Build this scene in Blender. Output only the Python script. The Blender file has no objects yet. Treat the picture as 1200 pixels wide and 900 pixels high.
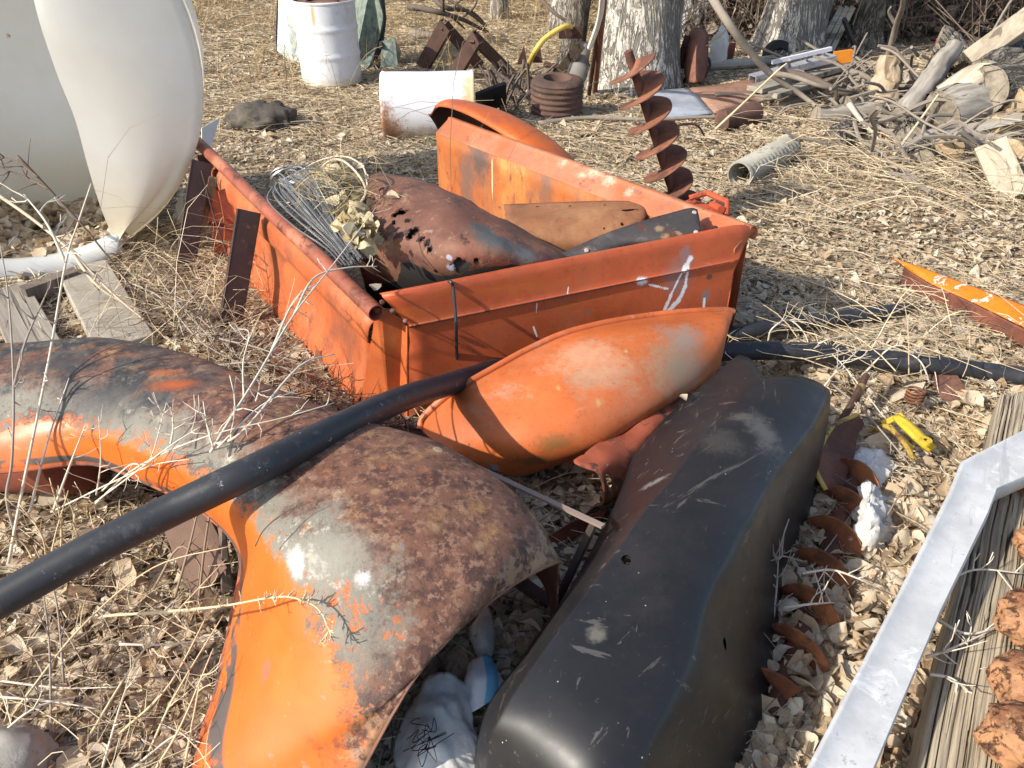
import bpy, math, random
import numpy as np
from mathutils import Vector, Matrix, noise as mnoise
from mathutils.bvhtree import BVHTree
random.seed(7); RNG = np.random.default_rng(7)
R = math.radians
SC = bpy.context.scene
COL = SC.collection
# ------------------------------------------------------------------ camera
CAM_H, PITCH, FPX = 1.55, R(32.6), 935.0
SP, CP = math.sin(PITCH), math.cos(PITCH)
def ray(u, v):
    a = (u-600)/FPX; b = (450-v)/FPX
    return Vector((a, CP+b*SP, -SP+b*CP))
def at(u, v, z=0.0):
    """the point at height z that the photograph shows at pixel u, v"""
    d = ray(u, v)
    return Vector((0, 0, CAM_H)) + d*((z-CAM_H)/d.z)
def aty(u, v, y):
    """the point at distance y ahead that the photograph shows at pixel u, v"""
    d = ray(u, v)
    return Vector((0, 0, CAM_H)) + d*(y/d.y)
def ats(*pts): return [at(*p) for p in pts]
cam = bpy.data.cameras.new('camera'); camo = bpy.data.objects.new('camera', cam); COL.objects.link(camo)
cam.sensor_width = 36; cam.lens = 36*FPX/1200; cam.clip_end = 2000; cam.clip_start = 0.02
camo.location = (0, 0, CAM_H); camo.rotation_euler = (R(90)-PITCH, 0, 0)
SC.camera = camo
# ------------------------------------------------------------------ light
SUN_AZ = Vector((-.885, -.465)).normalized(); SUN_EL = R(34)
sun = bpy.data.lights.new('sun', 'SUN'); so = bpy.data.objects.new('sun', sun); COL.objects.link(so)
sun.energy = 3.9; sun.angle = R(.55); sun.color = (1, .93, .82)
sdir = Vector((SUN_AZ.x*math.cos(SUN_EL), SUN_AZ.y*math.cos(SUN_EL), math.sin(SUN_EL)))
so.rotation_euler = (-sdir).to_track_quat('-Z', 'Y').to_euler()
W = bpy.data.worlds.new('World'); SC.world = W; W.use_nodes = True
wn = W.node_tree; bg = wn.nodes['Background']
sky = wn.nodes.new('ShaderNodeTexSky'); sky.sky_type = 'NISHITA'; sky.sun_disc = False
sky.sun_elevation = SUN_EL; sky.sun_rotation = math.atan2(sdir.x, sdir.y)
sky.air_density = 1.0; sky.dust_density = 1.5; sky.ozone_density = 1.0
wn.links.new(sky.outputs[0], bg.inputs[0]); bg.inputs[1].default_value = 0.15
SC.view_settings.view_transform = 'Standard'; SC.view_settings.look = 'None'
SC.view_settings.exposure = 0.6; SC.view_settings.gamma = 1.0
SC.render.engine = 'CYCLES'
SC.cycles.max_bounces = 6; SC.cycles.diffuse_bounces = 3; SC.cycles.transparent_max_bounces = 12
SC.cycles.use_denoising = True
# ------------------------------------------------------------------ materials
class Mat:
    def __init__(s, name, rough=.6, metallic=0, spec=.5):
        s.m = bpy.data.materials.new(name); s.m.use_nodes = True
        s.t = s.m.node_tree; s.b = s.t.nodes['Principled BSDF']; s.out = s.t.nodes['Material Output']
        s.b.inputs['Roughness'].default_value = rough; s.b.inputs['Metallic'].default_value = metallic
        s.b.inputs['Specular IOR Level'].default_value = spec
        s.tc = s.t.nodes.new('ShaderNodeTexCoord'); s.seed = random.uniform(0, 50)
    def n(s, typ, **kw):
        x = s.t.nodes.new(typ)
        for k, v in kw.items(): setattr(x, k, v)
        return x
    def put(s, sock, v):
        if isinstance(v, bpy.types.NodeSocket): s.t.links.new(v, sock)
        elif isinstance(v, (tuple, list)) and sock.type == 'RGBA': sock.default_value = (*v, 1) if len(v) == 3 else v
        else: sock.default_value = v
    def vec(s, stretch=(1, 1, 1), coord='Object', rot=(0, 0, 0), off=None):
        mp = s.n('ShaderNodeMapping'); s.t.links.new(s.tc.outputs[coord], mp.inputs[0])
        if any(rot): mp.vector_type = 'TEXTURE'; stretch = tuple(1/q for q in stretch)
        mp.inputs['Scale'].default_value = stretch; mp.inputs['Rotation'].default_value = rot
        s.seed += 3.7
        mp.inputs['Location'].default_value = off or (s.seed, s.seed*.7, s.seed*.3)
        return mp.outputs[0]
    def noise(s, scale, detail=5, rough=.6, stretch=(1, 1, 1), dist=0, coord='Object', rot=(0, 0, 0)):
        x = s.n('ShaderNodeTexNoise'); s.t.links.new(s.vec(stretch, coord, rot), x.inputs['Vector'])
        x.inputs['Scale'].default_value = scale; x.inputs['Detail'].default_value = detail
        x.inputs['Roughness'].default_value = rough; x.inputs['Distortion'].default_value = dist
        return x.outputs['Fac']
    def voro(s, scale, feature='F1', stretch=(1, 1, 1), out='Distance', rnd=1, coord='Object', rot=(0, 0, 0)):
        x = s.n('ShaderNodeTexVoronoi', feature=feature); s.t.links.new(s.vec(stretch, coord, rot), x.inputs['Vector'])
        x.inputs['Scale'].default_value = scale; x.inputs['Randomness'].default_value = rnd
        return x.outputs[out]
    def wave(s, scale, dist=2, det=2, stretch=(1, 1, 1), direction='X', rot=(0, 0, 0)):
        x = s.n('ShaderNodeTexWave', bands_direction=direction); s.t.links.new(s.vec(stretch, rot=rot), x.inputs['Vector'])
        x.inputs['Scale'].default_value = scale; x.inputs['Distortion'].default_value = dist; x.inputs['Detail'].default_value = det
        return x.outputs['Fac']
    def math(s, op, a, b=0.0, clamp=False):
        x = s.n('ShaderNodeMath', operation=op, use_clamp=clamp); s.put(x.inputs[0], a); s.put(x.inputs[1], b); return x.outputs[0]
    def step(s, a, lo, hi):
        x = s.n('ShaderNodeMapRange', interpolation_type='SMOOTHSTEP'); s.put(x.inputs[0], a)
        x.inputs[1].default_value = lo; x.inputs[2].default_value = hi
        return x.outputs[0]
    def ramp(s, f, stops, interp='LINEAR'):
        x = s.n('ShaderNodeValToRGB'); cr = x.color_ramp; cr.interpolation = interp
        while len(cr.elements) < len(stops): cr.elements.new(.5)
        for e, (p, c) in zip(cr.elements, stops): e.position = p; e.color = (*c, 1)
        s.put(x.inputs[0], f); return x.outputs[0]
    def mix(s, f, a, b, mode='MIX'):
        x = s.n('ShaderNodeMix', data_type='RGBA', blend_type=mode); s.put(x.inputs[0], f); s.put(x.inputs[6], a); s.put(x.inputs[7], b); return x.outputs[2]
    def island(s): return s.n('ShaderNodeNewGeometry').outputs['Random Per Island']
    def uv(s):
        x = s.n('ShaderNodeSeparateXYZ'); s.t.links.new(s.tc.outputs['UV'], x.inputs[0]); return x.outputs[0], x.outputs[1]
    def xyz(s):
        x = s.n('ShaderNodeSeparateXYZ'); s.t.links.new(s.tc.outputs['Object'], x.inputs[0]); return x.outputs
    def spot(s, c, r, k=.9, ns=9, soft=.25, rz=0):
        """a blotch with a ragged edge round point c (object space), radii r"""
        mp = s.n('ShaderNodeVectorMath', operation='SUBTRACT'); s.t.links.new(s.tc.outputs['Object'], mp.inputs[0]); mp.inputs[1].default_value = tuple(c)
        v = mp.outputs[0]
        if rz:
            ro = s.n('ShaderNodeVectorRotate', rotation_type='Z_AXIS'); s.t.links.new(v, ro.inputs[0]); ro.inputs['Angle'].default_value = rz; v = ro.outputs[0]
        dv = s.n('ShaderNodeVectorMath', operation='DIVIDE'); s.t.links.new(v, dv.inputs[0]); dv.inputs[1].default_value = tuple(r)
        ln = s.n('ShaderNodeVectorMath', operation='LENGTH'); s.t.links.new(dv.outputs[0], ln.inputs[0])
        d = s.math('ADD', ln.outputs['Value'], s.math('MULTIPLY', s.math('SUBTRACT', s.noise(ns, 5, .7), .5), k*2))
        if k > .7: d = s.math('ADD', d, s.math('MULTIPLY', s.math('SUBTRACT', s.noise(ns*4.5, 5, .8), .5), k*1.9))
        return s.math('SUBTRACT', 1.0, s.step(d, 1-soft, 1+soft))
    def seg(s, a, b, r, k=1.0, ns=45, soft=.3):
        """a ragged streak from a to b (object space), half-width r"""
        a = Vector(a); b = Vector(b); ab = b-a
        v = s.n('ShaderNodeVectorMath', operation='SUBTRACT'); s.t.links.new(s.tc.outputs['Object'], v.inputs[0]); v.inputs[1].default_value = tuple(a)
        dt = s.n('ShaderNodeVectorMath', operation='DOT_PRODUCT'); s.t.links.new(v.outputs[0], dt.inputs[0]); dt.inputs[1].default_value = tuple(ab/ab.length_squared)
        t = s.math('MAXIMUM', s.math('MINIMUM', dt.outputs['Value'], 1.0), 0.0)
        sc = s.n('ShaderNodeVectorMath', operation='SCALE'); sc.inputs[0].default_value = tuple(ab); s.t.links.new(t, sc.inputs['Scale'])
        df = s.n('ShaderNodeVectorMath', operation='SUBTRACT'); s.t.links.new(v.outputs[0], df.inputs[0]); s.t.links.new(sc.outputs[0], df.inputs[1])
        ln = s.n('ShaderNodeVectorMath', operation='LENGTH'); s.t.links.new(df.outputs[0], ln.inputs[0])
        d = s.math('DIVIDE', ln.outputs['Value'], r)
        d = s.math('ADD', d, s.math('MULTIPLY', s.math('SUBTRACT', s.noise(ns, 5, .75), .5), k*2.2)); d = s.math('ADD', d, s.math('MULTIPLY', s.math('SUBTRACT', s.noise(ns*4, 4, .8), .5), k*1.8))
        return s.math('SUBTRACT', 1.0, s.step(d, 1-soft, 1+soft))
    def color(s, c): s.put(s.b.inputs['Base Color'], c)
    def rough(s, v): s.put(s.b.inputs['Roughness'], v)
    def bump(s, h, strength=.3, dist=.01):
        x = s.n('ShaderNodeBump'); x.inputs['Strength'].default_value = strength; x.inputs['Distance'].default_value = dist
        s.put(x.inputs['Height'], h); s.t.links.new(x.outputs[0], s.b.inputs['Normal']); return x
    def hole(s, mask):
        tr = s.n('ShaderNodeBsdfTransparent'); mx = s.n('ShaderNodeMixShader')
        s.put(mx.inputs[0], mask); s.t.links.new(s.b.outputs[0], mx.inputs[1]); s.t.links.new(tr.outputs[0], mx.inputs[2])
        s.t.links.new(mx.outputs[0], s.out.inputs[0])
    def translucent(s, f, c):
        tr = s.n('ShaderNodeBsdfTranslucent'); s.put(tr.inputs[0], c); mx = s.n('ShaderNodeMixShader'); mx.inputs[0].default_value = f
        s.t.links.new(s.b.outputs[0], mx.inputs[1]); s.t.links.new(tr.outputs[0], mx.inputs[2]); s.t.links.new(mx.outputs[0], s.out.inputs[0])

def patina(name, base, layers=(), rough=.55, spec=.4, bump=.15, metallic=0, var=.25, spots=(), holes=(), vs=5, grime=.7, segs=()):
    """paint with layers of fading, rust and dirt on top: layers of (colour, noise scale, lo, hi[, stretch])"""
    m = Mat(name, rough, metallic, spec)
    nz = m.noise(vs, 6, .65)
    c = m.mix(m.step(nz, .25, .75), tuple(x*(1-var) for x in base), tuple(min(1, x*(1+var)) for x in base))
    hs = m.math('MULTIPLY', m.noise(60, 4, .7), .3)
    for L in layers:
        col, sc, lo, hi = L[:4]; st = L[4] if len(L) > 4 else (1, 1, 1)
        mk = m.step(m.noise(sc, 8, .68, st, .3), lo, hi)
        col2 = m.mix(m.noise(sc*3.1, 4, .7), tuple(x*.65 for x in col), tuple(min(1, x*1.35) for x in col))
        c = m.mix(mk, c, col2); hs = m.math('ADD', hs, m.math('MULTIPLY', mk, -.5))
    c = m.mix(m.math('MULTIPLY', m.step(m.noise(2.3, 4, .6), .35, .7), grime*.5), c, tuple(x*.62 for x in base))
    c = m.mix(m.math('MULTIPLY', m.step(m.noise(62, 5, .78), .57, .66), grime*.7), c, tuple(x*.38+.01 for x in base))
    c = m.mix(m.math('MULTIPLY', m.step(m.noise(34, 6, .72, (.12, 1, 1), .5, rot=(.5, .3, R(37))), .63, .68), grime*.6), c, tuple(min(1, x*.8+.13) for x in base))
    c = m.mix(m.math('MULTIPLY', m.step(m.noise(27, 6, .72, (1, 1, .1), .3), .62, .68), grime*.6), c, tuple(x*.5+.02 for x in base))
    for (col, p, r, *k) in spots:
        mk = m.spot(p, r, *k); c = m.mix(mk, c, col)
    for (col, a, b, r, *k) in segs: c = m.mix(m.seg(a, b, r, *k), c, col)
    m.color(c); m.bump(hs, bump, .006)
    m.rough(m.math('ADD', m.math('MULTIPLY', m.noise(14, 5, .7), .35), rough-.17))
    if holes:
        h = None
        for (p, r, *k) in holes:
            q = m.spot(p, r, *k); h = q if h is None else m.math('MAXIMUM', h, q)
        m.hole(m.step(h, .45, .55))
    return m.m

def wood(name, dark, light, scale=18, stretch=(1, 1, .06), grain_rot=(0, 0, 0), crack=.6, spotcol=None, rough=.85, along=None):
    if along is not None: stretch = (1, .06, 1); grain_rot = tuple(Vector(along).to_track_quat('Y', 'Z').to_euler())
    m = Mat(name, rough, 0, .2)
    g = m.noise(scale, 8, .7, stretch, .6, rot=grain_rot); b = m.noise(3, 4)
    c = m.mix(m.step(g, .3, .68), dark, light)
    c = m.mix(m.math('MULTIPLY', b, .5), c, tuple(x*.6 for x in light))
    if spotcol: c = m.mix(m.step(m.noise(9, 6, .75), .6, .72), c, spotcol)
    ck = m.step(m.noise(scale*.55, 3, .5, stretch, .4, rot=grain_rot), .34, .40)
    c = m.mix(m.math('MULTIPLY', m.math('SUBTRACT', 1, ck), crack), c, tuple(x*.15 for x in dark))
    m.color(c); m.bump(m.math('ADD', m.math('MULTIPLY', g, .6), ck), .6, .006); return m.m

def plain(name, col, rough=.6, var=.25, scale=12, bump=.1, metallic=0, spec=.4):
    m = Mat(name, rough, metallic, spec); n = m.noise(scale, 6, .65)
    m.color(m.mix(n, tuple(x*(1-var) for x in col), tuple(min(1, x*(1+var)) for x in col)))
    m.bump(m.noise(scale*5, 5, .7), bump, .004); return m.m

def island_mat(name, stops, rough=.8, trans=.25, scale=25):
    m = Mat(name, rough, 0, .25)
    f = m.math('ADD', m.math('MULTIPLY', m.island(), .72), m.math('MULTIPLY', m.step(m.noise(scale*2.5, 6, .75), .3, .7), .28))
    c = m.ramp(f, stops); m.color(c); m.bump(m.noise(90, 4, .8), .35, .003)
    if trans: m.translucent(trans, c)
    return m.m
# ------------------------------------------------------------------ mesh building
class MB:
    def __init__(s): s.v = []; s.f = []
    def add(s, vs, fs):
        o = len(s.v); s.v += [Vector(p) for p in vs]; s.f += [tuple(i+o for i in f) for f in fs]; return s
    def tube(s, pts, r, n=8, caps=True, jag=0):
        pts = [Vector(p) for p in pts]; k = len(pts)
        rs = [r]*k if not isinstance(r, (list, tuple)) else r
        vs = []; fs = []; ref = None
        for i, p in enumerate(pts):
            t = (pts[min(i+1, k-1)]-pts[max(i-1, 0)])
            t = t.normalized() if t.length > 1e-9 else Vector((0, 0, 1))
            if ref is None: ref = t.orthogonal().normalized()
            ref = (ref - t*ref.dot(t)); ref = ref.normalized() if ref.length > 1e-6 else t.orthogonal().normalized()
            bi = t.cross(ref)
            for j in range(n):
                a = 2*math.pi*j/n
                rr = rs[i]*(1+(jag*mnoise.noise(p*9+Vector((j*1.3, j*.7, 0))) if jag else 0))
                vs.append(p+(ref*math.cos(a)+bi*math.sin(a))*rr)
        for i in range(k-1):
            for j in range(n):
                fs.append((i*n+j, i*n+(j+1) % n, (i+1)*n+(j+1) % n, (i+1)*n+j))
        if caps: fs += [tuple(range(n-1, -1, -1)), tuple((k-1)*n+j for j in range(n))]
        return s.add(vs, fs)
    def box(s, c, size, rot=None):
        c = Vector(c); h = Vector(size)/2; M = rot or Matrix.Identity(3)
        vs = [c+M@Vector((x*h.x, y*h.y, z*h.z)) for x in (-1, 1) for y in (-1, 1) for z in (-1, 1)]
        return s.add(vs, [(0, 1, 3, 2), (4, 6, 7, 5), (0, 4, 5, 1), (2, 3, 7, 6), (0, 2, 6, 4), (1, 5, 7, 3)])
    def beam(s, p0, p1, w, h, up=(0, 0, 1), n=1):
        p0 = Vector(p0); p1 = Vector(p1); d = (p1-p0); t = d.normalized(); up = Vector(up)
        sd = t.cross(up).normalized(); u2 = sd.cross(t)
        vs = []
        for i in range(n+1):
            p = p0+d*(i/n)
            vs += [p+sd*(w/2*a)+u2*(h/2*b) for a, b in ((-1, -1), (1, -1), (1, 1), (-1, 1))]
        fs = [(3, 2, 1, 0), tuple(4*n+i for i in range(4))]
        for i in range(n): fs += [(4*i+j, 4*i+(j+1) % 4, 4*i+4+(j+1) % 4, 4*i+4+j) for j in range(4)]
        return s.add(vs, fs)
    def channel(s, p0, p1, w, h, th, up=(0, 0, 1)):
        """a C profile: web of width w, flanges of height h pointing against up"""
        p0 = Vector(p0); p1 = Vector(p1); t = (p1-p0).normalized(); sd = t.cross(Vector(up)).normalized(); u2 = sd.cross(t)
        pr = [(-w/2, -h), (-w/2, 0), (w/2, 0), (w/2, -h), (w/2-th, -h), (w/2-th, -th), (-w/2+th, -th), (-w/2+th, -h)]
        vs = [p+sd*a+u2*b for p in (p0, p1) for a, b in pr]
        fs = [(i, (i+1) % 8, 8+(i+1) % 8, 8+i) for i in range(8)]
        for o in (0, 8): fs += [(o+0, o+1, o+6, o+7), (o+1, o+2, o+5, o+6), (o+2, o+3, o+4, o+5)]
        return s.add(vs, fs)
    def poly(s, pts, th=.003, nrm=None):
        pts = [Vector(p) for p in pts]; k = len(pts)
        if nrm is None:
            c = sum(pts, Vector())/k; nrm = Vector()
            for i in range(k): nrm += (pts[i]-c).cross(pts[(i+1) % k]-c)
        nrm = Vector(nrm).normalized()*th
        fs = [tuple(range(k)), tuple(range(2*k-1, k-1, -1))]+[(i, i+k, (i+1) % k+k, (i+1) % k) for i in range(k)]
        return s.add(pts+[p-nrm for p in pts], fs)
    def lathe(s, prof, n=32, M=None, wob=0):
        M = M or Matrix.Identity(4); vs = []; fs = []; k = len(prof)
        for i, (r, h) in enumerate(prof):
            for j in range(n):
                a = 2*math.pi*j/n; rr = r*(1+wob*mnoise.noise(Vector((math.cos(a)*1.5, math.sin(a)*1.5, h*4))))
                vs.append(M@Vector((rr*math.cos(a), rr*math.sin(a), h)))
        for i in range(k-1):
            for j in range(n): fs.append((i*n+j, i*n+(j+1) % n, (i+1)*n+(j+1) % n, (i+1)*n+j))
        return s.add(vs, fs)
    def helix(s, M, turns, length, r0, r1, n=20, th=.006, ph=0, hand=1):
        N = int(turns*n); vs = []; fs = []
        for i in range(N+1):
            a = ph+hand*2*math.pi*i/n; h = length*i/N
            ro = r1*(1+.05*mnoise.noise(Vector((i*.31, 2, 1))))
            if i < 4: ro = r0+(ro-r0)*(.35+.16*i)
            for rr, dz in ((r0, 0), (ro, .004*mnoise.noise(Vector((i*.2, 0, 5)))*2), (ro, th), (r0, th)):
                vs.append(M@Vector((rr*math.cos(a), rr*math.sin(a), h+dz)))
        for i in range(N):
            for j in range(4): fs.append((4*i+j, 4*i+(j+1) % 4, 4*i+4+(j+1) % 4, 4*i+4+j))
        fs += [(0, 1, 2, 3), tuple(4*N+j for j in (3, 2, 1, 0))]
        return s.add(vs, fs)
    def blob(s, c, r, k=.25, f=2.0, sub=3, seed=0, flat=None):
        import bmesh
        bm = bmesh.new(); bmesh.ops.create_icosphere(bm, subdivisions=sub, radius=1)
        c = Vector(c); r = Vector(r) if not isinstance(r, (int, float)) else Vector((r, r, r)); sd = Vector((seed*3.1, seed*1.7, seed))
        vs = []
        for v in bm.verts:
            p = v.co*(1+k*mnoise.fractal(v.co*f+sd, .9, 2.1, 4))
            vs.append(c+Vector((p.x*r.x, p.y*r.y, p.z*r.z)))
        fs = [tuple(v.index for v in f_.verts) for f_ in bm.faces]; bm.free()
        return s.add(vs, fs)
    def build(s, name, mat, parent=None, sharp=35, bevel=0, loc=None, sub=0):
        me = bpy.data.meshes.new(name)
        if parent is not None: o = Vector(parent['_loc'])
        else:
            A = np.array([tuple(p) for p in s.v]); o = Vector(loc) if loc is not None else Vector((A[:, 0].mean(), A[:, 1].mean(), A[:, 2].min()))
        me.from_pydata([tuple(p-o) for p in s.v], [], s.f); me.validate()
        return finish(name, me, mat, parent, o, sharp, bevel, sub)
def finish(name, me, mat, parent, o, sharp=35, bevel=0, sub=0):
    me.polygons.foreach_set('use_smooth', [True]*len(me.polygons))
    if sharp is not None and sharp < 180: me.set_sharp_from_angle(angle=R(sharp))
    me.materials.append(mat)
    ob = bpy.data.objects.new(name, me); COL.objects.link(ob); ob['_loc'] = tuple(o)
    if parent is not None: ob.parent = parent
    else: ob.location = o
    if bevel:
        b = ob.modifiers.new('bevel', 'BEVEL'); b.width = bevel; b.segments = 2; b.limit_method = 'ANGLE'; b.angle_limit = R(35)
    if sub:
        b = ob.modifiers.new('sub', 'SUBSURF'); b.levels = sub; b.render_levels = sub
    return ob
def tag(o, label=None, cat=None, group=None, kind=None):
    if label: o['label'] = label
    if cat: o['category'] = cat
    if group: o['group'] = group
    if kind: o['kind'] = kind
    return o
def thing(name, label, cat, loc, group=None):
    o = bpy.data.objects.new(name, None); COL.objects.link(o); o.empty_display_size = .1
    o.location = loc; o['_loc'] = tuple(loc); return tag(o, label, cat, group)
def crom(P, k):
    """Catmull-Rom through the first axis of P, k steps a span"""
    P = np.asarray(P, float); n = len(P); out = []
    Q = np.concatenate([[2*P[0]-P[1]], P, [2*P[-1]-P[-2]]])
    for i in range(n-1):
        p0, p1, p2, p3 = Q[i:i+4]
        for j in range(k):
            t = j/k
            out.append(.5*((2*p1)+(-p0+p2)*t+(2*p0-5*p1+4*p2-p3)*t*t+(-p0+3*p1-3*p2+p3)*t**3))
    out.append(P[-1]); return np.array(out)
def smooth_path(pts, k=6): return [Vector(p) for p in crom([tuple(p) for p in pts], k)]
def loft(name, rows, mat, parent=None, ku=6, kv=6, th=.004, dent=0, dscale=4, sharp=50, crumple=False, loc=None, inner=None):
    """a sheet through rows of points, smoothed both ways, UV = (row, column)"""
    G = crom(np.array([[tuple(p) for p in r] for r in rows]), ku)
    G = crom(G.transpose(1, 0, 2), kv).transpose(1, 0, 2)
    m, n = G.shape[:2]
    if dent:
        du = np.gradient(G, axis=0); dv = np.gradient(G, axis=1); N = np.cross(du, dv); N /= np.linalg.norm(N, axis=2, keepdims=True)+1e-9
        D = np.array([[(mnoise.turbulence(Vector(G[i, j])*dscale, 4, True, amplitude_scale=.6, frequency_scale=2.3)*1.6-1 if crumple else mnoise.fractal(Vector(G[i, j])*dscale, 1, 2, 3)) for j in range(n)] for i in range(m)])
        G = G+N*(D*dent)[..., None]
    V = G.reshape(-1, 3)
    if callable(mat):
        bv = BVHTree.FromPolygons([Vector(p) for p in V], [(i*n+j, i*n+j+1, (i+1)*n+j+1, (i+1)*n+j) for i in range(m-1) for j in range(n-1)])
        def hit(u, v, *_):
            h = bv.ray_cast(Vector((0, 0, CAM_H)), ray(u, v).normalized())[0]
            if h is None: h = bv.find_nearest(at(u, v, float(V[:, 2].mean())))[0]
            return h-Vector(loc if loc is not None else parent['_loc'])
        mat = mat(hit)
    o = np.array(parent['_loc']) if parent is not None else (np.array(loc) if loc is not None else np.array([V[:, 0].mean(), V[:, 1].mean(), V[:, 2].min()]))
    fs = [(i*n+j, i*n+j+1, (i+1)*n+j+1, (i+1)*n+j) for i in range(m-1) for j in range(n-1)]
    me = bpy.data.meshes.new(name); me.from_pydata((V-o).tolist(), [], fs)
    uv = me.uv_layers.new(name='UVMap')
    li = np.empty(len(me.loops), int); me.loops.foreach_get('vertex_index', li)
    uv.data.foreach_set('uv', np.stack([(li//n)/(m-1), (li % n)/(n-1)], 1).astype(np.float32).ravel())
    ob = finish(name, me, mat, parent, Vector(o), sharp)
    if th:
        if inner is not None: me.materials.append(inner)
        sm = ob.modifiers.new('thickness', 'SOLIDIFY'); sm.thickness = th; sm.offset = 0
        if inner is not None: sm.material_offset = 1
    ob['_g'] = 0
    return ob, G
def mass(name, V, F, mat, kind='stuff', label=None, cat=None, parent=None):
    """one mesh out of numpy arrays: V (N,3), F list/array of quads"""
    me = bpy.data.meshes.new(name)
    V = np.asarray(V, np.float32); F = np.asarray(F, np.int32)
    if parent is not None: V = V-np.array(parent['_loc'], np.float32)
    nf, k = F.shape
    me.vertices.add(len(V)); me.vertices.foreach_set('co', V.ravel())
    me.loops.add(nf*k); me.loops.foreach_set('vertex_index', F.ravel())
    me.polygons.add(nf); me.polygons.foreach_set('loop_start', np.arange(0, nf*k, k, dtype=np.int32))
    me.update(calc_edges=True); me.validate()
    me.materials.append(mat)
    me.polygons.foreach_set('use_smooth', [True]*nf)
    ob = bpy.data.objects.new(name, me); COL.objects.link(ob)
    if parent is not None: ob.parent = parent
    return tag(ob, label, cat, None, kind)
# ------------------------------------------------------------------ ground and litter
def gz(x, y):
    d = math.hypot(x, y)
    return .03*mnoise.noise(Vector((x*1.3, y*1.3, 0)))+.012*mnoise.noise(Vector((x*5, y*5, 3)))-.012 if d < 40 else -.01
def make_ground():
    m = Mat('soil', .95, 0, .1)
    n1 = m.noise(1.1, 6, .7); n2 = m.noise(30, 8, .75)
    c = m.mix(m.step(n1, .35, .65), (.26, .20, .13), (.44, .35, .23))
    c = m.mix(m.step(n2, .5, .62), c, (.46, .37, .25))
    c = m.mix(m.step(m.noise(55, 4, .8), .56, .64), c, (.12, .085, .055))
    m.color(c); m.bump(m.math('ADD', n2, m.noise(90, 4, .8)), .9, .03)
    xs = sorted(set([-220, -120, -60, -30, -18, -13]+list(np.arange(-9, 10.01, .16))+[13, 18, 30, 60, 120, 220]))
    ys = sorted(set([-60, -30, -12, -6, -3]+list(np.arange(-1, 14.01, .16))+[17, 22, 30, 50, 90, 150, 300]))
    V = [(x, y, gz(x, y)) for y in ys for x in xs]; nx = len(xs)
    F = [(j*nx+i, j*nx+i+1, (j+1)*nx+i+1, (j+1)*nx+i) for j in range(len(ys)-1) for i in range(nx-1)]
    return mass('ground', V, F, m.m, 'structure')
make_ground()

def polar(n, r0, r1, half=R(52), power=1.0):
    r = r0+(r1-r0)*RNG.random(n)**power; t = (RNG.random(n)*2-1)*half
    return r*np.sin(t), r*np.cos(t)
def heights(x, y): return np.array([gz(a, b) for a, b in zip(x, y)])
def leaf_mesh(x, y, z, L, tilt=.24, lift=.016, hi=False):
    n = len(x)
    if hi: gx = np.array([0, .10, .25, .42, .60, .80, 1.0]); wy = np.array([.03, .24, .40, .45, .38, .20, .01]); col = np.array([-1, -.55, 0, .55, 1])
    else: gx = np.array([0, .16, .42, .74, 1.0]); wy = np.array([.04, .34, .44, .29, .02]); col = np.array([-1, 0, 1])
    K, C = len(gx), len(col)
    asp = RNG.uniform(.6, 1.05, n)[:, None, None]
    jit = 1+RNG.normal(0, .07 if hi else .13, (n, K, C))
    px = np.repeat((gx-.5)[:, None], C, 1)[None]+RNG.normal(0, .02 if hi else .035, (n, K, C))
    py = wy[:, None]*col[None]; py = py[None]*jit*asp
    c1 = RNG.normal(.25, .75, n)[:, None, None]; c2 = RNG.normal(.05, .3, n)[:, None, None]; tw = RNG.normal(0, .45, n)[:, None, None]
    f1 = RNG.uniform(4, 9, n)[:, None, None]; p1 = RNG.uniform(0, 6, n)[:, None, None]
    pz = c1*np.abs(py)**1.4-c2*(px*2)**2*.5+tw*px*py+.035*np.sin(f1*px+p1)*(1+3*np.abs(py))+RNG.normal(0, .015 if hi else .025, (n, K, C))
    P = np.stack([px, py, pz], -1).reshape(n, K*C, 3)*L[:, None, None]
    a = RNG.uniform(0, 2*np.pi, n); tx = RNG.normal(0, tilt, n); ty = RNG.normal(0, tilt, n)
    def rot(P, ax, an):
        c, s = np.cos(an)[:, None], np.sin(an)[:, None]; i, j = [(1, 2), (2, 0), (0, 1)][ax]
        Q = P.copy(); Q[..., i] = P[..., i]*c-P[..., j]*s; Q[..., j] = P[..., i]*s+P[..., j]*c; return Q
    P = rot(rot(rot(P, 0, tx), 1, ty), 2, a)
    P[..., 0] += x[:, None]; P[..., 1] += y[:, None]
    P[..., 2] += (z+RNG.random(n)**1.5*lift+.006)[:, None]
    q = np.array([(r*C+c, r*C+c+1, r*C+c+1+C, r*C+c+C) for r in range(K-1) for c in range(C-1)])
    return P.reshape(-1, 3), (q[None]+(np.arange(n)*K*C)[:, None, None]).reshape(-1, 4)
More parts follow.
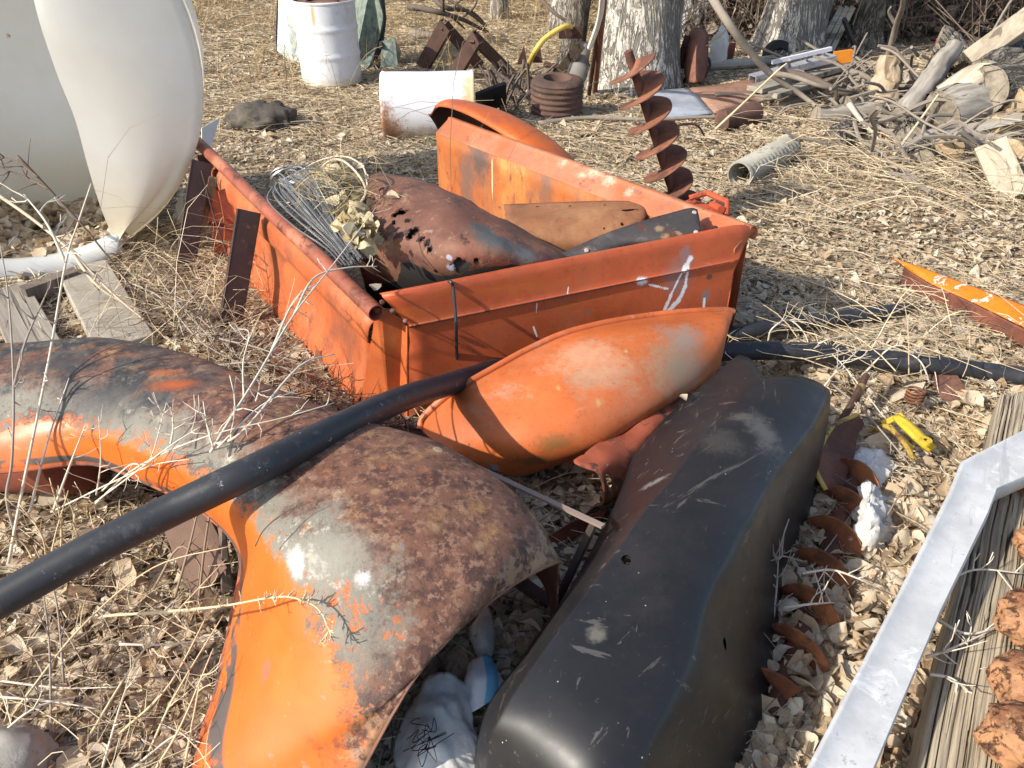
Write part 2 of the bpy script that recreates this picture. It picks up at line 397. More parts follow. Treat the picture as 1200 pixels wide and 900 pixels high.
def straw_mesh(x, y, z, L, wid, rise=.12, lift=.03, bend=.5, az=None):
    n = len(x); k = 6
    a = RNG.uniform(0, 2*np.pi, n) if az is None else az
    s = np.linspace(0, 1, k)[None]
    cv = RNG.normal(0, bend, n)[:, None]
    ang = a[:, None]+cv*(s-.5)*2
    dx = np.cos(ang)*L[:, None]/(k-1); dy = np.sin(ang)*L[:, None]/(k-1)
    X = x[:, None]+np.cumsum(dx, 1)-dx.sum(1, keepdims=True)/2; Y = y[:, None]+np.cumsum(dy, 1)-dy.sum(1, keepdims=True)/2
    up = np.abs(RNG.normal(0, rise, n))[:, None]*L[:, None]; arch = RNG.normal(.3, .4, n)[:, None]
    Z = z[:, None]+(RNG.random(n)*lift)[:, None]+up*s+arch*up*np.sin(np.pi*s)+.004
    sa = RNG.uniform(0, 2*np.pi, n)[:, None]
    wx = -np.sin(ang); wy = np.cos(ang)
    tap = (1-.6*s)*wid[:, None]/2
    c = np.cos(sa); sn = np.abs(np.sin(sa))
    A = np.stack([X+wx*tap*c, Y+wy*tap*c, Z+sn*tap], -1); B = np.stack([X-wx*tap*c, Y-wy*tap*c, Z-sn*tap], -1)
    P = np.stack([A, B], 2).reshape(n, k*2, 3)
    q = np.array([(2*i, 2*i+1, 2*i+3, 2*i+2) for i in range(k-1)])
    return P.reshape(-1, 3), (q[None]+(np.arange(n)*2*k)[:, None, None]).reshape(-1, 4)
def join(*VF):
    V = []; F = []; o = 0
    for v, f in VF: V.append(v); F.append(f+o); o += len(v)
    return np.concatenate(V), np.concatenate(F)
LEAF = island_mat('dead_leaf', [(0, (.20, .12, .065)), (.10, (.36, .24, .14)), (.28, (.52, .39, .25)), (.55, (.63, .51, .355)), (.8, (.74, .645, .49)), (1, (.82, .75, .62))], .75, .28)
STRAW = island_mat('dry_straw', [(0, (.28, .20, .12)), (.35, (.52, .41, .26)), (.7, (.68, .57, .39)), (1, (.76, .67, .50))], .7, .1)
TWIG = island_mat('dry_twig', [(0, (.07, .045, .033)), (.5, (.20, .15, .11)), (1, (.42, .36, .29))], .85, 0)
def inb(x, y): return np.ones(len(x), bool)
def litter():
    x, y = polar(120000, .45, 14.5, R(50))
    # thinner where the far left ground is grass, patchy everywhere
    pn = np.array([mnoise.noise(Vector((a*.9, b*.9, 7))) for a, b in zip(x, y)])
    keep = RNG.random(len(x)) < np.clip(.75+.6*pn+.25*(x > .5), .2, 1); x, y = x[keep], y[keep]
    L = RNG.lognormal(math.log(.038), .38, len(x))*(1+.02*np.hypot(x, y))
    rr_ = np.hypot(x, y); nr = rr_ < 3.3
    a = leaf_mesh(x[~nr], y[~nr], heights(x[~nr], y[~nr]), L[~nr]*.82)
    a2 = leaf_mesh(x[nr], y[nr], heights(x[nr], y[nr]), L[nr], .33, .025, True)
    # a deep pile of big pale leaves along the right edge, by the black tub
    NP = 560; u = RNG.random(NP)
    p0, p1 = at(985, 600), at(900, 890)
    px = p0.x+(p1.x-p0.x)*u+RNG.normal(.13, .10, NP); py = p0.y+(p1.y-p0.y)*u+RNG.normal(0, .08, NP)
    b = leaf_mesh(px, py, np.zeros(NP), RNG.lognormal(math.log(.052), .28, NP), .42, .03, True)
    x, y = polar(90000, .6, 14.5, R(50))
    d = leaf_mesh(x, y, heights(x, y), RNG.lognormal(math.log(.019), .3, len(x)), .3, .016)
    V, F = join(a, a2, b, d)
    mass('leaf_litter', V, F, LEAF, 'stuff', 'dead tan leaves lying all over the ground', 'leaf litter')
    x, y = polar(165000, .5, 14.5, R(50), .75)
    pn = np.array([mnoise.noise(Vector((a*.7, b*.7, 21))) for a, b in zip(x, y)])
    keep = RNG.random(len(x)) < np.clip(.7+.8*pn, .25, 1); x, y = x[keep], y[keep]
    kp = (np.hypot(x, y) > 2.0) | (RNG.random(len(x)) < .55); x, y = x[kp], y[kp]; r = np.hypot(x, y)
    a = straw_mesh(x, y, heights(x, y), RNG.lognormal(math.log(.12), .55, len(x)), .0021*(1+.20*r), .07, .028)
    n = 260                                      # matted stems, lower left beside the fender
    p = [at(RNG.uniform(-120, 270), RNG.uniform(610, 960)) for _ in range(n)]
    b = straw_mesh(np.array([q.x for q in p]), np.array([q.y for q in p]), np.zeros(n), RNG.lognormal(math.log(.16), .45, n), np.full(n, .0030), .2, .05)
    n = 700                                      # long stems bent down in front of the log pile
    p = [at(RNG.uniform(880, 1250), RNG.normal(205, 22)) for _ in range(n)]
    c = straw_mesh(np.array([q.x for q in p]), np.array([q.y for q in p]), np.zeros(n), RNG.lognormal(math.log(.42), .4, n), np.full(n, .0055), .14, .06, 1.0)
    n = 120                                      # straw over the hoses at the right
    p = [at(RNG.uniform(870, 1120), RNG.normal(415, 22)) for _ in range(n)]
    d = straw_mesh(np.array([q.x for q in p]), np.array([q.y for q in p]), np.full(n, .05), RNG.lognormal(math.log(.28), .4, n), np.full(n, .004), .2, .07, .9)
    n = 480                                      # dry grass in the corner left of the bed
    p = [at(RNG.uniform(120, 305), RNG.uniform(300, 420)) for _ in range(n)]
    e = straw_mesh(np.array([q.x for q in p]), np.array([q.y for q in p]), np.zeros(n), RNG.lognormal(math.log(.22), .45, n), np.full(n, .003), .35, .07, .7)
    n = 500
    p = [at(RNG.uniform(500, 650), RNG.uniform(195, 262)) for _ in range(n)]
    g = straw_mesh(np.array([q.x for q in p]), np.array([q.y for q in p]), np.zeros(n), RNG.lognormal(math.log(.3), .45, n), np.full(n, .005), .3, .12, .7)
    V, F = join(a, b, c, d, e, g)
    mass('dry_straw', V, F, STRAW, 'stuff', 'dry straw and broken grass stems lying over the leaves', 'straw')
    # upright dry grass beyond the yard
    x, y = polar(42000, 6.0, 15, R(48), .6)
    pn = np.array([mnoise.noise(Vector((a*.8, b*.8, 41))) for a, b in zip(x, y)])
    keep = (RNG.random(len(x)) < np.clip(.35+1.1*pn, .03, 1)) & ((x < 1.0) | (y > 9.5)); x, y = x[keep], y[keep]
    a = straw_mesh(x, y, heights(x, y), RNG.lognormal(math.log(.22), .4, len(x)), np.full(len(x), .006), .7, .02, .6)
    mass('dry_grass', a[0], a[1], island_mat('tan_grass', [(0, (.20, .135, .06)), (.5, (.42, .30, .15)), (1, (.62, .48, .28))], .75, .2), 'stuff', 'tan dry grass standing on the ground under the trees', 'grass')
    x, y = polar(9000, .8, 13)
    a = straw_mesh(x, y, heights(x, y), RNG.lognormal(math.log(.13), .5, len(x)), .0035*(1+.15*np.hypot(x, y)), .1, .04, .3)
    mass('twig_litter', a[0], a[1], TWIG, 'stuff', 'small brown twigs scattered among the leaves', 'twigs')
litter()
# ------------------------------------------------------------------ paints
ORANGE = (.62, .135, .022); BEDO = (.47, .094, .031)
RUST = (.105, .042, .026); RUSTM = (.21, .078, .036); OCHRE = (.36, .19, .075); PALE = (.62, .55, .45); GREY = (.17, .16, .135); DARK = (.035, .03, .028)
def rusty(name, a=RUSTM, b=RUST, pale=.0, rough=.8, extra=()):
    return patina(name, a, [(b, 6, .45, .6), (OCHRE, 14, .62, .72)]+([(PALE, 11, .66, .72)] if pale else [])+list(extra), rough, .25, .35)
RUSTY = rusty('rusty_steel'); DKRUST = rusty('dark_rusty_steel', (.085, .04, .03), (.045, .026, .022))
AUGR = rusty('auger_rust', (.27, .115, .068), (.13, .058, .04))
# ------------------------------------------------------------------ orange pickup bed
def pickup_bed():
    A = at(440, 357, .42); B = at(884, 270, .47); C = at(530, 141, .50); D = at(233, 163, .48)
    A0 = at(428, 474, .0); D0 = at(262, 292, 0.0)
    L = Vector(((A.x+B.x+C.x+D.x)/4, (A.y+B.y+C.y+D.y)/4, 0))
    t = thing('pickup_bed', 'orange pickup truck bed heaped with rusty sheet metal', 'truck bed', L)
    loc = lambda p: Vector(p)-L
    lt = (A-D).normalized(); ln = Vector((lt.y, -lt.x, 0))    # side direction (towards the camera) and its left-out normal
    if ln.dot(Vector((-1, -.6, 0))) < 0: ln = -ln
    mside = patina('side_orange', (.50, .125, .042), [((.48, .21, .11), 2.6, .5, .70), ((.26, .085, .045), 4, .52, .66), (RUST, 20, .68, .72), (PALE, 24, .70, .73)], .5, .4, .12)
    P = lambda s, h, o=0.0: A0.lerp(D0, s)*(1-h)+A.lerp(D, s)*h+ln*o+Vector((0, 0, 0))
    rows = []
    for s in np.linspace(0.0, 1, 9):
        rows.append([P(s, 0, .02), P(s, .05, .03), P(s, .30, .0), P(s, .62, -.005), P(s, .66, .012), P(s, .80, .012), P(s, .86, -.004), P(s, .98, -.004)])
    loft('side_panel', rows, mside, t, 4, 3, .004, .004, 3)
    # rolled top rail, an open tube at its near end
    mr = patina('rail_maroon', (.30, .09, .055), [((.45, .17, .10), 4, .5, .65), (RUST, 8, .5, .62), ((.70, .5, .3), 16, .67, .71)], .5, .4, .2)
    rail = [A+lt*.03+ln*.012+Vector((0, 0, -.012))]+[A.lerp(D, s)+ln*.012+Vector((0, 0, -.012+.004*math.sin(s*9))) for s in (.2, .4, .6, .8, 1)]
    mb = MB(); mb.tube(rail, .027, 14, False); mb.tube(rail, .0235, 14, False)
    n = 14; k = len(rail)
    for e in (0, k-1):
        for j in range(n): mb.f.append((e*n+j, e*n+(j+1) % n, n*k+e*n+(j+1) % n, n*k+e*n+j))
    r_ = mb.build('top_rail', mr, t); r_['label'] = 'maroon rolled tube rail with pale chips'
    MB().beam(P(0.0, 0, .022), P(1, 0, .022), .012, .022).build('bottom_flange', plain('weathered_flange', (.42, .33, .25), .8), t)
    # turned end flange and wheel box behind the posts
    mb = MB(); mb.poly([P(.93, .95, .0), P(.93, .02, .0), P(.935, .02, .07), P(.935, .93, .05)], .004)
    mb.poly([P(.80, .78, .0), P(.80, .02, .0), P(.803, .02, .045), P(.803, .76, .045)], .004)
    mb.build('end_flange', patina('flange_red', (.28, .062, .03), [(RUST, 7, .5, .62)], .6), t)
    # near panel
    TA, TB = at(449, 349, .45), at(868, 268, .49)
    C1, C2 = at(479, 381, .345), at(857, 305, .385)
    E1, E2 = at(479, 489, .0), at(842, 420, 0.0)
    nn = Vector((.34, -.94, 0))
    WH = (.80, .79, .78); K_ = (.55, 45, .3)
    sp = [((.30, .17, .15), (803, 300), (.02, .03, .035), 1.0, 20), ((.33, .15, .12), (795, 325), (.045, .05, .06), 1.1, 16, .8)]
    sp += [(WH, (752, 329), (.020, .03, .016), 1.0, 45, .5),
           ((.12, .06, .05), (831, 324), (.012, .03, .010), .6, 30), ((.28, .17, .14), (826, 347), (.016, .03, .022), .9, 24), ((.30, .12, .07), (690, 365), (.012, .03, .01), .9, 24)]
    mp = lambda hit: patina('end_orange', BEDO, [((.40, .115, .05), 2.2, .45, .7), ((.52, .13, .03), 1.7, .52, .7, (.6, .6, 3)), (RUST, 26, .69, .73), ((.55, .36, .27), 30, .72, .75, (2, 2, .25))], .48, .45, .1,
                spots=[(c, hit(*p), r, *k) for c, p, r, *k in sp],
                segs=[(WH, hit(*a), hit(*b), r, *k) for a, b, r, *k in (((809, 303), (801, 316), .010), ((801, 316), (786, 345), .0042), ((786, 345), (779, 362), .007), ((806, 312), (803, 335), .006), ((803, 335), (795, 352), .008), ((795, 352), (783, 364), .009), ((760, 333), (782, 338), .004, 1.8), ((825, 350), (824, 362), .005), ((705, 296), (704, 305), .0022, .6), ((666, 335), (665, 345), .0022, .6), ((629, 355), (628, 366), .0025, .6), ((625, 383), (629, 394), .004, .8), ((510, 380), (512, 372), .002, .6))])
    rows = []
    for s in np.linspace(0, 1, 9):
        tp = TA.lerp(TB, s); cr = C1.lerp(C2, s); bt = E1.lerp(E2, s)
        rows.append([tp-nn*.055+Vector((0, 0, -.012)), tp-nn*.02+Vector((0, 0, .004)), tp, tp.lerp(cr, .5), cr.lerp(tp, .06), cr+nn*.006-Vector((0, 0, .004)), cr.lerp(bt, .06)-nn*.002, cr.lerp(bt, .5), bt])
    # flare of the right end out to the corner
    e_t = B+Vector((0, 0, .0)); rows.append([e_t-nn*.05, e_t-nn*.02+Vector((0, 0, .003)), e_t, C2.lerp(e_t, .6), C2+Vector((.035, .014, .01)), C2+Vector((.03, .012, 0)), C2.lerp(E2, .1)+Vector((.018, .006, 0)), C2.lerp(E2, .5)+Vector((.006, .002, 0)), E2+Vector((.004, 0, 0))])
    loft('end_panel', rows, mp, t, 3, 3, .005, .0025, 3, 30)
    ms = plain('panel_gap', (.05, .025, .02), .8)
    mb = MB(); mb.tube([C1.lerp(C2, s)+nn*.0075+Vector((0, 0, -.003)) for s in np.linspace(0, .99, 14)], .0022, 6); mb.build('panel_seam', ms, t)
    # corner post: a left-facing flange, the post face, the step to the end panel
    mpost = patina('post_orange', (.50, .12, .035), [((.62, .22, .06), 3, .5, .7), (RUST, 18, .66, .7), ((.75, .5, .2), 18, .72, .74)], .5)
    mb = MB(); q0, q1 = at(447, 362, .405), at(447, 480, 0)
    q1 = Vector((q0.x-.01, q0.y+.012, -.01))
    wv = (B-A).normalized()
    mb.poly([P(0, .97, -.002)+lt*.002, P(0, 0, .02)+lt*.002, q1, q0], .004)
    mb.poly([q0, q1, q1+wv*.085, q0+wv*.085-Vector((0, 0, .065))], .004)
    mb.poly([C1-wv*.002+Vector((0, 0, -.005)), E1-wv*.002, E1-wv*.004-nn*.06-wv*.02, C1-wv*.004-nn*.06-wv*.02+Vector((0, 0, .0))], .004)
    mb.build('corner_post', mpost, t)
    mb = MB()
    rm_ = rusty('rivet_rust', (.30, .13, .1))
    for p in ((447, 352, .437), (459, 362, .425), (474, 374, .40)): MB().blob(at(*p)+nn*.012, (.009, .009, .008), .15, 2, 2).build('rivet', rm_, t)
    # black cord hooked over the end panel
    cp = [at(529, 334, .47)-nn*.03, at(529, 331, .47), at(530, 338, .445)+nn*.012]+[at(531+i*.6, 372+i*20, .375-.085*i)+nn*.03 for i in range(5)]
    cb = MB(); cb.tube(smooth_path(cp, 4), .0055, 8); c = cb.build('hook_cord', plain('black_rubber_cord', (.025, .025, .027), .5), t)
    # right side: wall, flared ledge, rolled edge
    wl = (C-B).normalized(); wo = Vector((-wl.y, wl.x, 0)); wo = wo if wo.x > 0 else -wo     # outward (right)
    mw = lambda hit: patina('inner_orange', (.50, .145, .04), [((.56, .25, .075), 3, .46, .62, (1, 1, .5)), ((.36, .16, .08), 6, .52, .64, (1, 1, .3)), ((.30, .10, .05), 13, .55, .64, (1, 1, .35)), (RUST, 16, .62, .68)], .65, .3, .15, spots=[((.13, .085, .07), hit(562, 180), (.06, .08, .13), 1.3, 9, .8), ((.20, .11, .08), hit(548, 215), (.05, .06, .16), 1.4, 9, .9), ((.70, .50, .30), hit(577, 210), (.004, .008, .10), .5, 30), ((.22, .12, .08), hit(640, 215), (.05, .06, .10), 1.7, 12, .9)])
    ml = lambda hit: patina('ledge_orange', (.52, .19, .10), [((.46, .14, .055), 3, .48, .62), ((.30, .12, .08), 8, .53, .62), (RUST, 24, .62, .67)], .55, .35, .15, spots=[((.60, .42, .30), hit(u, v), r, 2.8, 60, 1.2) for u, v, r in ((698, 201, (.026, .026, .02)), (714, 212, (.02, .02, .02)), (660, 192, (.014, .014, .012)), (738, 226, (.014, .014, .012)), (682, 206, (.014, .014, .012)))])
    inner = []; ledge = []
    B1 = B-wl*.0
    for s in np.linspace(-.0, 1, 8):
        top = B1.lerp(C, s); i_ = top-wo*.10-Vector((0, 0, .045))
        inner.append([Vector((i_.x, i_.y, -.01))-wo*.0, Vector((i_.x, i_.y, i_.z*.5)), i_])
        ledge.append([i_-wo*.002, i_+wo*.012+Vector((0, 0, .010)), top-wo*.030+Vector((0, 0, .004)), top-wo*.022+Vector((0, 0, .016)), top+wo*.002+Vector((0, 0, .014)), top+wo*.022-Vector((0, 0, .004)), top+wo*.020-Vector((0, 0, .03)), top+wo*.006-Vector((0, 0, .036))])
    loft('inner_wall', inner, mw, t, 4, 4, .004, .003, 3)
    loft('side_ledge', ledge, ml, t, 4, 3, .004, .002, 4)
    mb = MB(); i0 = B-wo*.03; i1 = C-wo*.03
    mb.poly([i0-Vector((0, 0, .04)), Vector((i0.x, i0.y, 0)), Vector((i1.x, i1.y, 0)), i1-Vector((0, 0, .04))], .004)
    mb.poly([Vector((i1.x, i1.y, 0)), i1-Vector((0, 0, .03)), i1-wo*.07-Vector((0, 0, .05)), Vector((i1.x, i1.y, 0))-wo*.07], .004)
    mb.build('outer_wall', mside, t)
    # gusset with bolts on the ledge's near corner
    g = [B+wl*.16-wo*.09-Vector((0, 0, .034)), B+wl*.02-wo*.085-Vector((0, 0, .03)), B+wl*.03-wo*.02+Vector((0, 0, .016)), B+wl*.17-wo*.03+Vector((0, 0, .012))]
    MB().poly([p+Vector((0, 0, .006)) for p in g], .005).build('corner_gusset', mside, t)
    for a_, b_ in ((.06, .06), (.12, .07)): MB().lathe([(0, .008), (.008, .007), (.011, .0)], 10, Matrix.Translation(B+wl*a_-wo*b_-Vector((0, 0, .012)))).build('bolt', DKRUST, t)
    # hinge bracket behind the corner
    hb = MB(); h0 = at(828, 232, .50); h1 = at(852, 240, .50)
    hb.tube([at(808, 232, .50), h0+Vector((0, 0, .02)), h1+Vector((0, 0, .012)), at(851, 251, .47)], .012, 8)
    hb.tube([at(835, 240, .48), at(845, 246, .49)], .016, 8); hb.beam(at(805, 236, .47), at(852, 252, .46), .05, .012)
    hb.build('hinge_bracket', patina('hinge_red', (.55, .09, .03), [(RUST, 12, .5, .65)], .6), t)
    # rear fender bolted to the outside of the right wall, its hollow end open to the left
    F = []
    mid = lambda s, z: B.lerp(C, s)*1.0
    for s, hh, out in ((1.10, .50, .10), (1.06, .555, .17), (.96, .565, .22), (.84, .54, .24), (.70, .49, .23), (.58, .43, .17), (.52, .36, .08)):
        b = Vector((B.x+(C.x-B.x)*s, B.y+(C.y-B.y)*s, 0)); k = hh-.0
        F.append([b+wo*.0+Vector((0, 0, k-.01)), b+wo*.02+Vector((0, 0, k+.012)), b+wo*out*.5+Vector((0, 0, k+.012)), b+wo*out+Vector((0, 0, k-.04)), b+wo*(out+.04)+Vector((0, 0, k-.16)), b+wo*(out+.045)+Vector((0, 0, max(.02, k-.42)))])
    F = [list(r) for r in F]; F.insert(0, [p*1.0+wl*.03-Vector((0, 0, .05*i)) for i, p in enumerate(F[0])])
    loft('rear_fender', [list(reversed(r)) for r in F], patina('fender_bright_orange', (.60, .13, .025), [((.20, .13, .11), 3, .56, .66), (RUST, 9, .62, .7), ((.42, .09, .03), 2.4, .5, .6)], .42, .5, .1), t, 4, 4, .006, .003, 4, 50, inner=DKRUST)
    return t, A, B, C, D, lt, ln, wl, wo, nn
bedt, bA, bB, bC, bD, blt, bln, bwl, bwo, bnn = pickup_bed()
# two dark steel channels leaning on the bed's left side
def steel_post(label, top, foot, w, h, up):
    o = MB().channel(top, foot, w, h, .008, up).build('steel_channel_post', patina('post_rust', (.055, .029, .024), [((.03, .02, .02), 8, .5, .65), ((.16, .075, .045), 22, .60, .68), (PALE, 60, .71, .73)], .5, .5, .2), None, bevel=.002)
    return tag(o, label, 'steel post', 'dark steel posts leaning on the truck bed')
up_ = Vector((.42, -.88, .2)).normalized()
steel_post('dark rusty steel post under the far end of the orange rail, beside the white tank', at(237, 190, .45), at(215, 326, -.02), .085, .05, up_)
steel_post('dark rusty steel post propped under the middle of the orange bed rail', at(301, 246, .43)+bln*.03, at(268, 398, -.02), .085, .05, up_)
tag(MB().beam(at(250, 208, .40), at(229, 300, -.02), .035, .012, up_).build('wood_lath', wood('lath_wood', (.12, .09, .065), (.36, .30, .22))), 'thin weathered wood lath leaning behind the farther dark post', 'lath')
tag(MB().tube([at(216, 281, .12), at(262, 268, .2), at(293, 256, .30)], .004, 6).build('thin_rod', DKRUST), 'thin rusty rod crossing between the two dark steel posts', 'rod')
tag(MB().tube([at(236, 200, .42), at(252, 258, .25), at(271, 312, .1)], .004, 6).build('bent_wire', DKRUST), 'thin brown stem slanting down in front of the bed side', 'stem')

# ------------------------------------------------------------------ scrap lying in the bed
def scrap_hood():
    px = [[(424, 222, .44), (420, 250, .50), (418, 285, .44), (428, 335, .26), (432, 352, .12)],
          [(445, 208, .50), (450, 238, .555), (455, 285, .48), (468, 335, .30), (472, 356, .10)],
          [(490, 214, .52), (500, 246, .575), (505, 292, .51), (512, 335, .35), (514, 360, .12)],
          [(535, 232, .53), (548, 264, .57), (555, 300, .51), (560, 335, .36), (562, 358, .15)],
          [(585, 258, .49), (598, 284, .525), (606, 306, .48), (612, 330, .36), (614, 350, .18)],
          [(640, 287, .43), (648, 300, .46), (655, 313, .43), (660, 325, .36), (662, 340, .22)],
          [(672, 303, .38), (680, 308, .40), (684, 314, .38), (688, 322, .32), (690, 334, .22)]]
    L = at(545, 300, 0.0); rows = [ats(r[0][:2]+(r[0][2]-.06,), (r[0][0], r[0][1], r[1][2]-.012), *r[1:]) for r in px]
    lo = lambda *p: at(*p)-L
    hs = [((470, 249), (.016, .018, .016)), ((477, 259), (.008, .009, .014)), ((463, 252), (.012, .01, .01)), ((486, 270), (.014, .012, .012)), ((480, 277), (.011, .012, .011)),
          ((494, 281), (.014, .01, .007)), ((501, 284), (.010, .012, .010)), ((504, 292), (.009, .01, .012)), ((461, 262), (.006, .008, .012)), ((447, 222), (.010, .012, .006)), ((558, 306), (.006, .008, .01)),
          ((543, 310), (.026, .024, .022)), ((537, 315), (.012, .014, .016)), ((511, 317), (.005, .006, .008)), ((504, 323), (.004, .005, .005))]
    sp = [((.34, .36, .45), (527, 302), (.011, .012, .01), .6, 25), ((.34, .36, .45), (529, 313), (.015, .014, .014), .6, 25), ((.3, .32, .42), (533, 325), (.008, .01, .014), .6, 25),
          ((.10, .10, .10), (585, 283), (.11, .045, .04), .8, 10, .5, R(30)), ((.11, .11, .11), (615, 300), (.09, .035, .05), .9, 10, .5, R(30)), ((.10, .095, .09), (565, 268), (.05, .03, .03), .9, 12, .5, R(25))]
    m = lambda hit: patina('hood_rust', (.185, .082, .055), [((.25, .12, .07), 3, .45, .6), ((.115, .058, .046), 5, .5, .62), ((.28, .095, .06), 2.6, .52, .64), ((.055, .035, .03), 13, .59, .66), ((.33, .20, .13), 19, .58, .66), ((.45, .36, .28), 45, .66, .69)], .65, .35, .3, spots=[(c, hit(*p), *k) for c, p, *k in sp], holes=[(hit(*p), tuple(q*1.35 for q in r), 1.3, 40, .1) for p, r in hs])
    ob, G = loft('scrap_hood', rows, m, None, 6, 6, .004, .013, 7, 60, loc=L)
    ob['_loc'] = tuple(L)
    loft('underside', [[p+Vector((0, .012, -.035)) for p in r] for r in rows], plain('dark_hole_backing', (.02, .016, .015), .8), ob, 4, 4, 0)  # near-black sheet added below the hood so its holes look dark
    return tag(ob, 'rusty domed sheet-metal hood shot full of ragged holes, lying in the truck bed', 'car hood')
scrap_hood()
# only the added dark sheet stands behind the hood's holes; the flat panel beside it
def flat_panel():
    rows = [ats((590, 240, .43), (592, 249, .43), (594, 262, .42), (620, 282, .36), (640, 300, .28)), ats((640, 238, .44), (642, 247, .44), (644, 262, .425), (655, 285, .37), (662, 306, .28)),
            ats((700, 236, .45), (702, 246, .45), (703, 262, .43), (700, 280, .39), (698, 300, .32)), ats((745, 236, .45), (748, 244, .45), (750, 256, .44), (742, 270, .41), (735, 285, .36)), ats((757, 238, .44), (758, 246, .44), (757, 254, .43), (750, 265, .41), (742, 278, .36))]
    L = at(675, 268, 0); lo = lambda *p: at(*p)-L
    hs = [((630, 243), (.006, .008, .006)), ((668, 242), (.006, .008, .007)), ((709, 241), (.006, .008, .006)), ((659, 262), (.004, .006, .004)), ((708, 268), (.005, .006, .005)), ((736, 246), (.04, .02, .0025)), ((729, 263), (.007, .009, .009))]
    m = lambda hit: patina('panel_rust', (.30, .13, .06), [((.40, .21, .10), 4, .48, .66), ((.19, .085, .05), 6, .54, .66), ((.45, .36, .26), 22, .68, .72), (RUST, 15, .66, .72)], .7, .3, .2, holes=[(hit(*p), r, .3, 40, .12) for p, r in hs])
    ob, _ = loft('sheet_metal_piece', rows, m, None, 5, 5, .004, .003, 6, 40, loc=L)
    tag(ob, 'flat rusty orange-brown panel with small holes, leaning in the bed against the right wall', 'metal panel')
flat_panel()
def bracket():
    rows = [ats((632, 309, .40), (636, 312, .395), (642, 316, .38), (650, 320, .36)), ats((672, 291, .43), (678, 300, .42), (690, 308, .40), (700, 312, .37)), ats((715, 272, .47), (722, 283, .455), (735, 290, .43), (745, 296, .39)),
            ats((765, 256, .50), (770, 270, .485), (778, 283, .46), (785, 288, .42)), ats((806, 245, .52), (811, 258, .51), (815, 272, .485), (816, 280, .46)), ats((817, 246, .515), (819, 258, .505), (820, 270, .485), (820, 279, .46))]
    L = at(725, 285, 0)
    m = lambda hit: patina('bracket_paint', (.060, .053, .052), [((.12, .10, .092), 5, .48, .62), (RUST, 8, .52, .62), ((.24, .15, .09), 14, .60, .66)], .6, .35, .25, spots=[((.26, .18, .10), hit(772, 268), (.012, .012, .014), 1.8, 40, .9), ((.26, .17, .09), hit(780, 278), (.012, .012, .01), 1.8, 40, .9), ((.22, .14, .08), hit(687, 292), (.010, .010, .01), 1.6, 40, .9)])
    ob, _ = loft('dark_bracket', rows, m, None, 5, 4, .006, .002, 6, 40, loc=L)
    tag(ob, 'long dark grey metal arm resting on the near edge of the bed', 'metal arm')
    t = ob; t['_loc'] = tuple(L)
    bp_ = plain('bolt_pale', (.45, .38, .33), .5)
    for p in ((813, 249, .52), (815, 272, .49), (687, 293, .435)): MB().lathe([(0, .006), (.006, .006), (.009, 0)], 10, Matrix.Translation(at(*p)+bnn*.004)@Matrix.Rotation(R(60), 4, 'X')).build('bolt', bp_, t)
bracket()
# wire bundle, heap of leaves and string at the bed's left wall
def wire_bundle():
    mb = MB(); c0, c1 = at(342, 212, .50), at(418, 300, .44)
    ax = (c1-c0); sd = Vector((-ax.y, ax.x, 0)).normalized()
    for i in range(120):
        o = random.gauss(0, .045); z = abs(random.gauss(0, .035)); e = random.uniform(-.04, .06)
        pts = []
        for k in range(7):
            s = k/6; w = .45+.75*math.sin(math.pi*min(1, s*1.1+.05))
            pts.append(c0+ax*(s*(1+e)-.02)+sd*o*w+Vector((0, 0, (z+.05*math.sin(math.pi*s))*w*.9-.02+random.uniform(-.004, .004))))
        mb.tube(smooth_path(pts, 3), .0026, 4, False)
    for i in range(9):
        r = random.uniform(.05, .1); c = c0+ax*random.uniform(.0, .25)+Vector((0, 0, .03)); tl = random.uniform(-.6, .6)
        mb.tube([c+sd*r*math.cos(a)+Vector((ax.x*.3, ax.y*.3, .25)).normalized()*r*.8*math.sin(a)+Vector((0, 0, tl*r*.3*math.cos(a))) for a in np.linspace(0, 5.2, 18)], .002, 4, False)
    tag(mb.build('wire_bundle', plain('galvanised_wire', (.42, .43, .44), .38, .3, 30, .1, .75)), 'bundle of thin grey wire lying along the left wall of the truck bed', 'wire bundle')
    n = 620; q = []
    for _ in range(430):
        s_ = random.random(); q.append(at(random.gauss(393+32*s_, 10), 200+72*s_+random.gauss(0, 8), random.uniform(.50, .57)))
    hx = at(398, 235, .53)
    V, F = leaf_mesh(np.array([p.x for p in q]), np.array([p.y for p in q]), np.array([p.z-.02 for p in q]), RNG.lognormal(math.log(.046), .25, 430), .7, .02, True)
    n2 = 160; x2 = RNG.normal(hx.x, .09, n2); y2 = RNG.normal(hx.y, .12, n2)
    S = straw_mesh(x2, y2, np.full(n2, .53), RNG.lognormal(math.log(.16), .3, n2), np.full(n2, .003), .3, .1, 1.2)
    V, F = join((V, F), S)
    ob = mass('leaf_heap', V, F, island_mat('pale_leaf', [(0, (.25, .18, .09)), (.4, (.48, .38, .2)), (.8, (.66, .57, .38)), (1, (.75, .7, .58))], .75, .2), 'stuff', 'heap of pale dry leaves caught beside the wire bundle', 'leaves')
    mb = MB()
    mb.tube(smooth_path(ats((362, 232, .52), (378, 195, .60), (398, 187, .66), (420, 205, .64), (428, 228, .58), (405, 252, .52), (398, 238, .5)), 5), .004, 5)
    mb.tube(smooth_path(ats((345, 205, .5), (372, 189, .58), (402, 183, .64), (425, 195, .64), (431, 220, .6)), 5), .003, 5)
    tag(mb.build('pale_string', plain('pale_fibre', (.62, .52, .40), .8)), 'pale looped string tangled over the leaf heap in the bed', 'string')
wire_bundle()
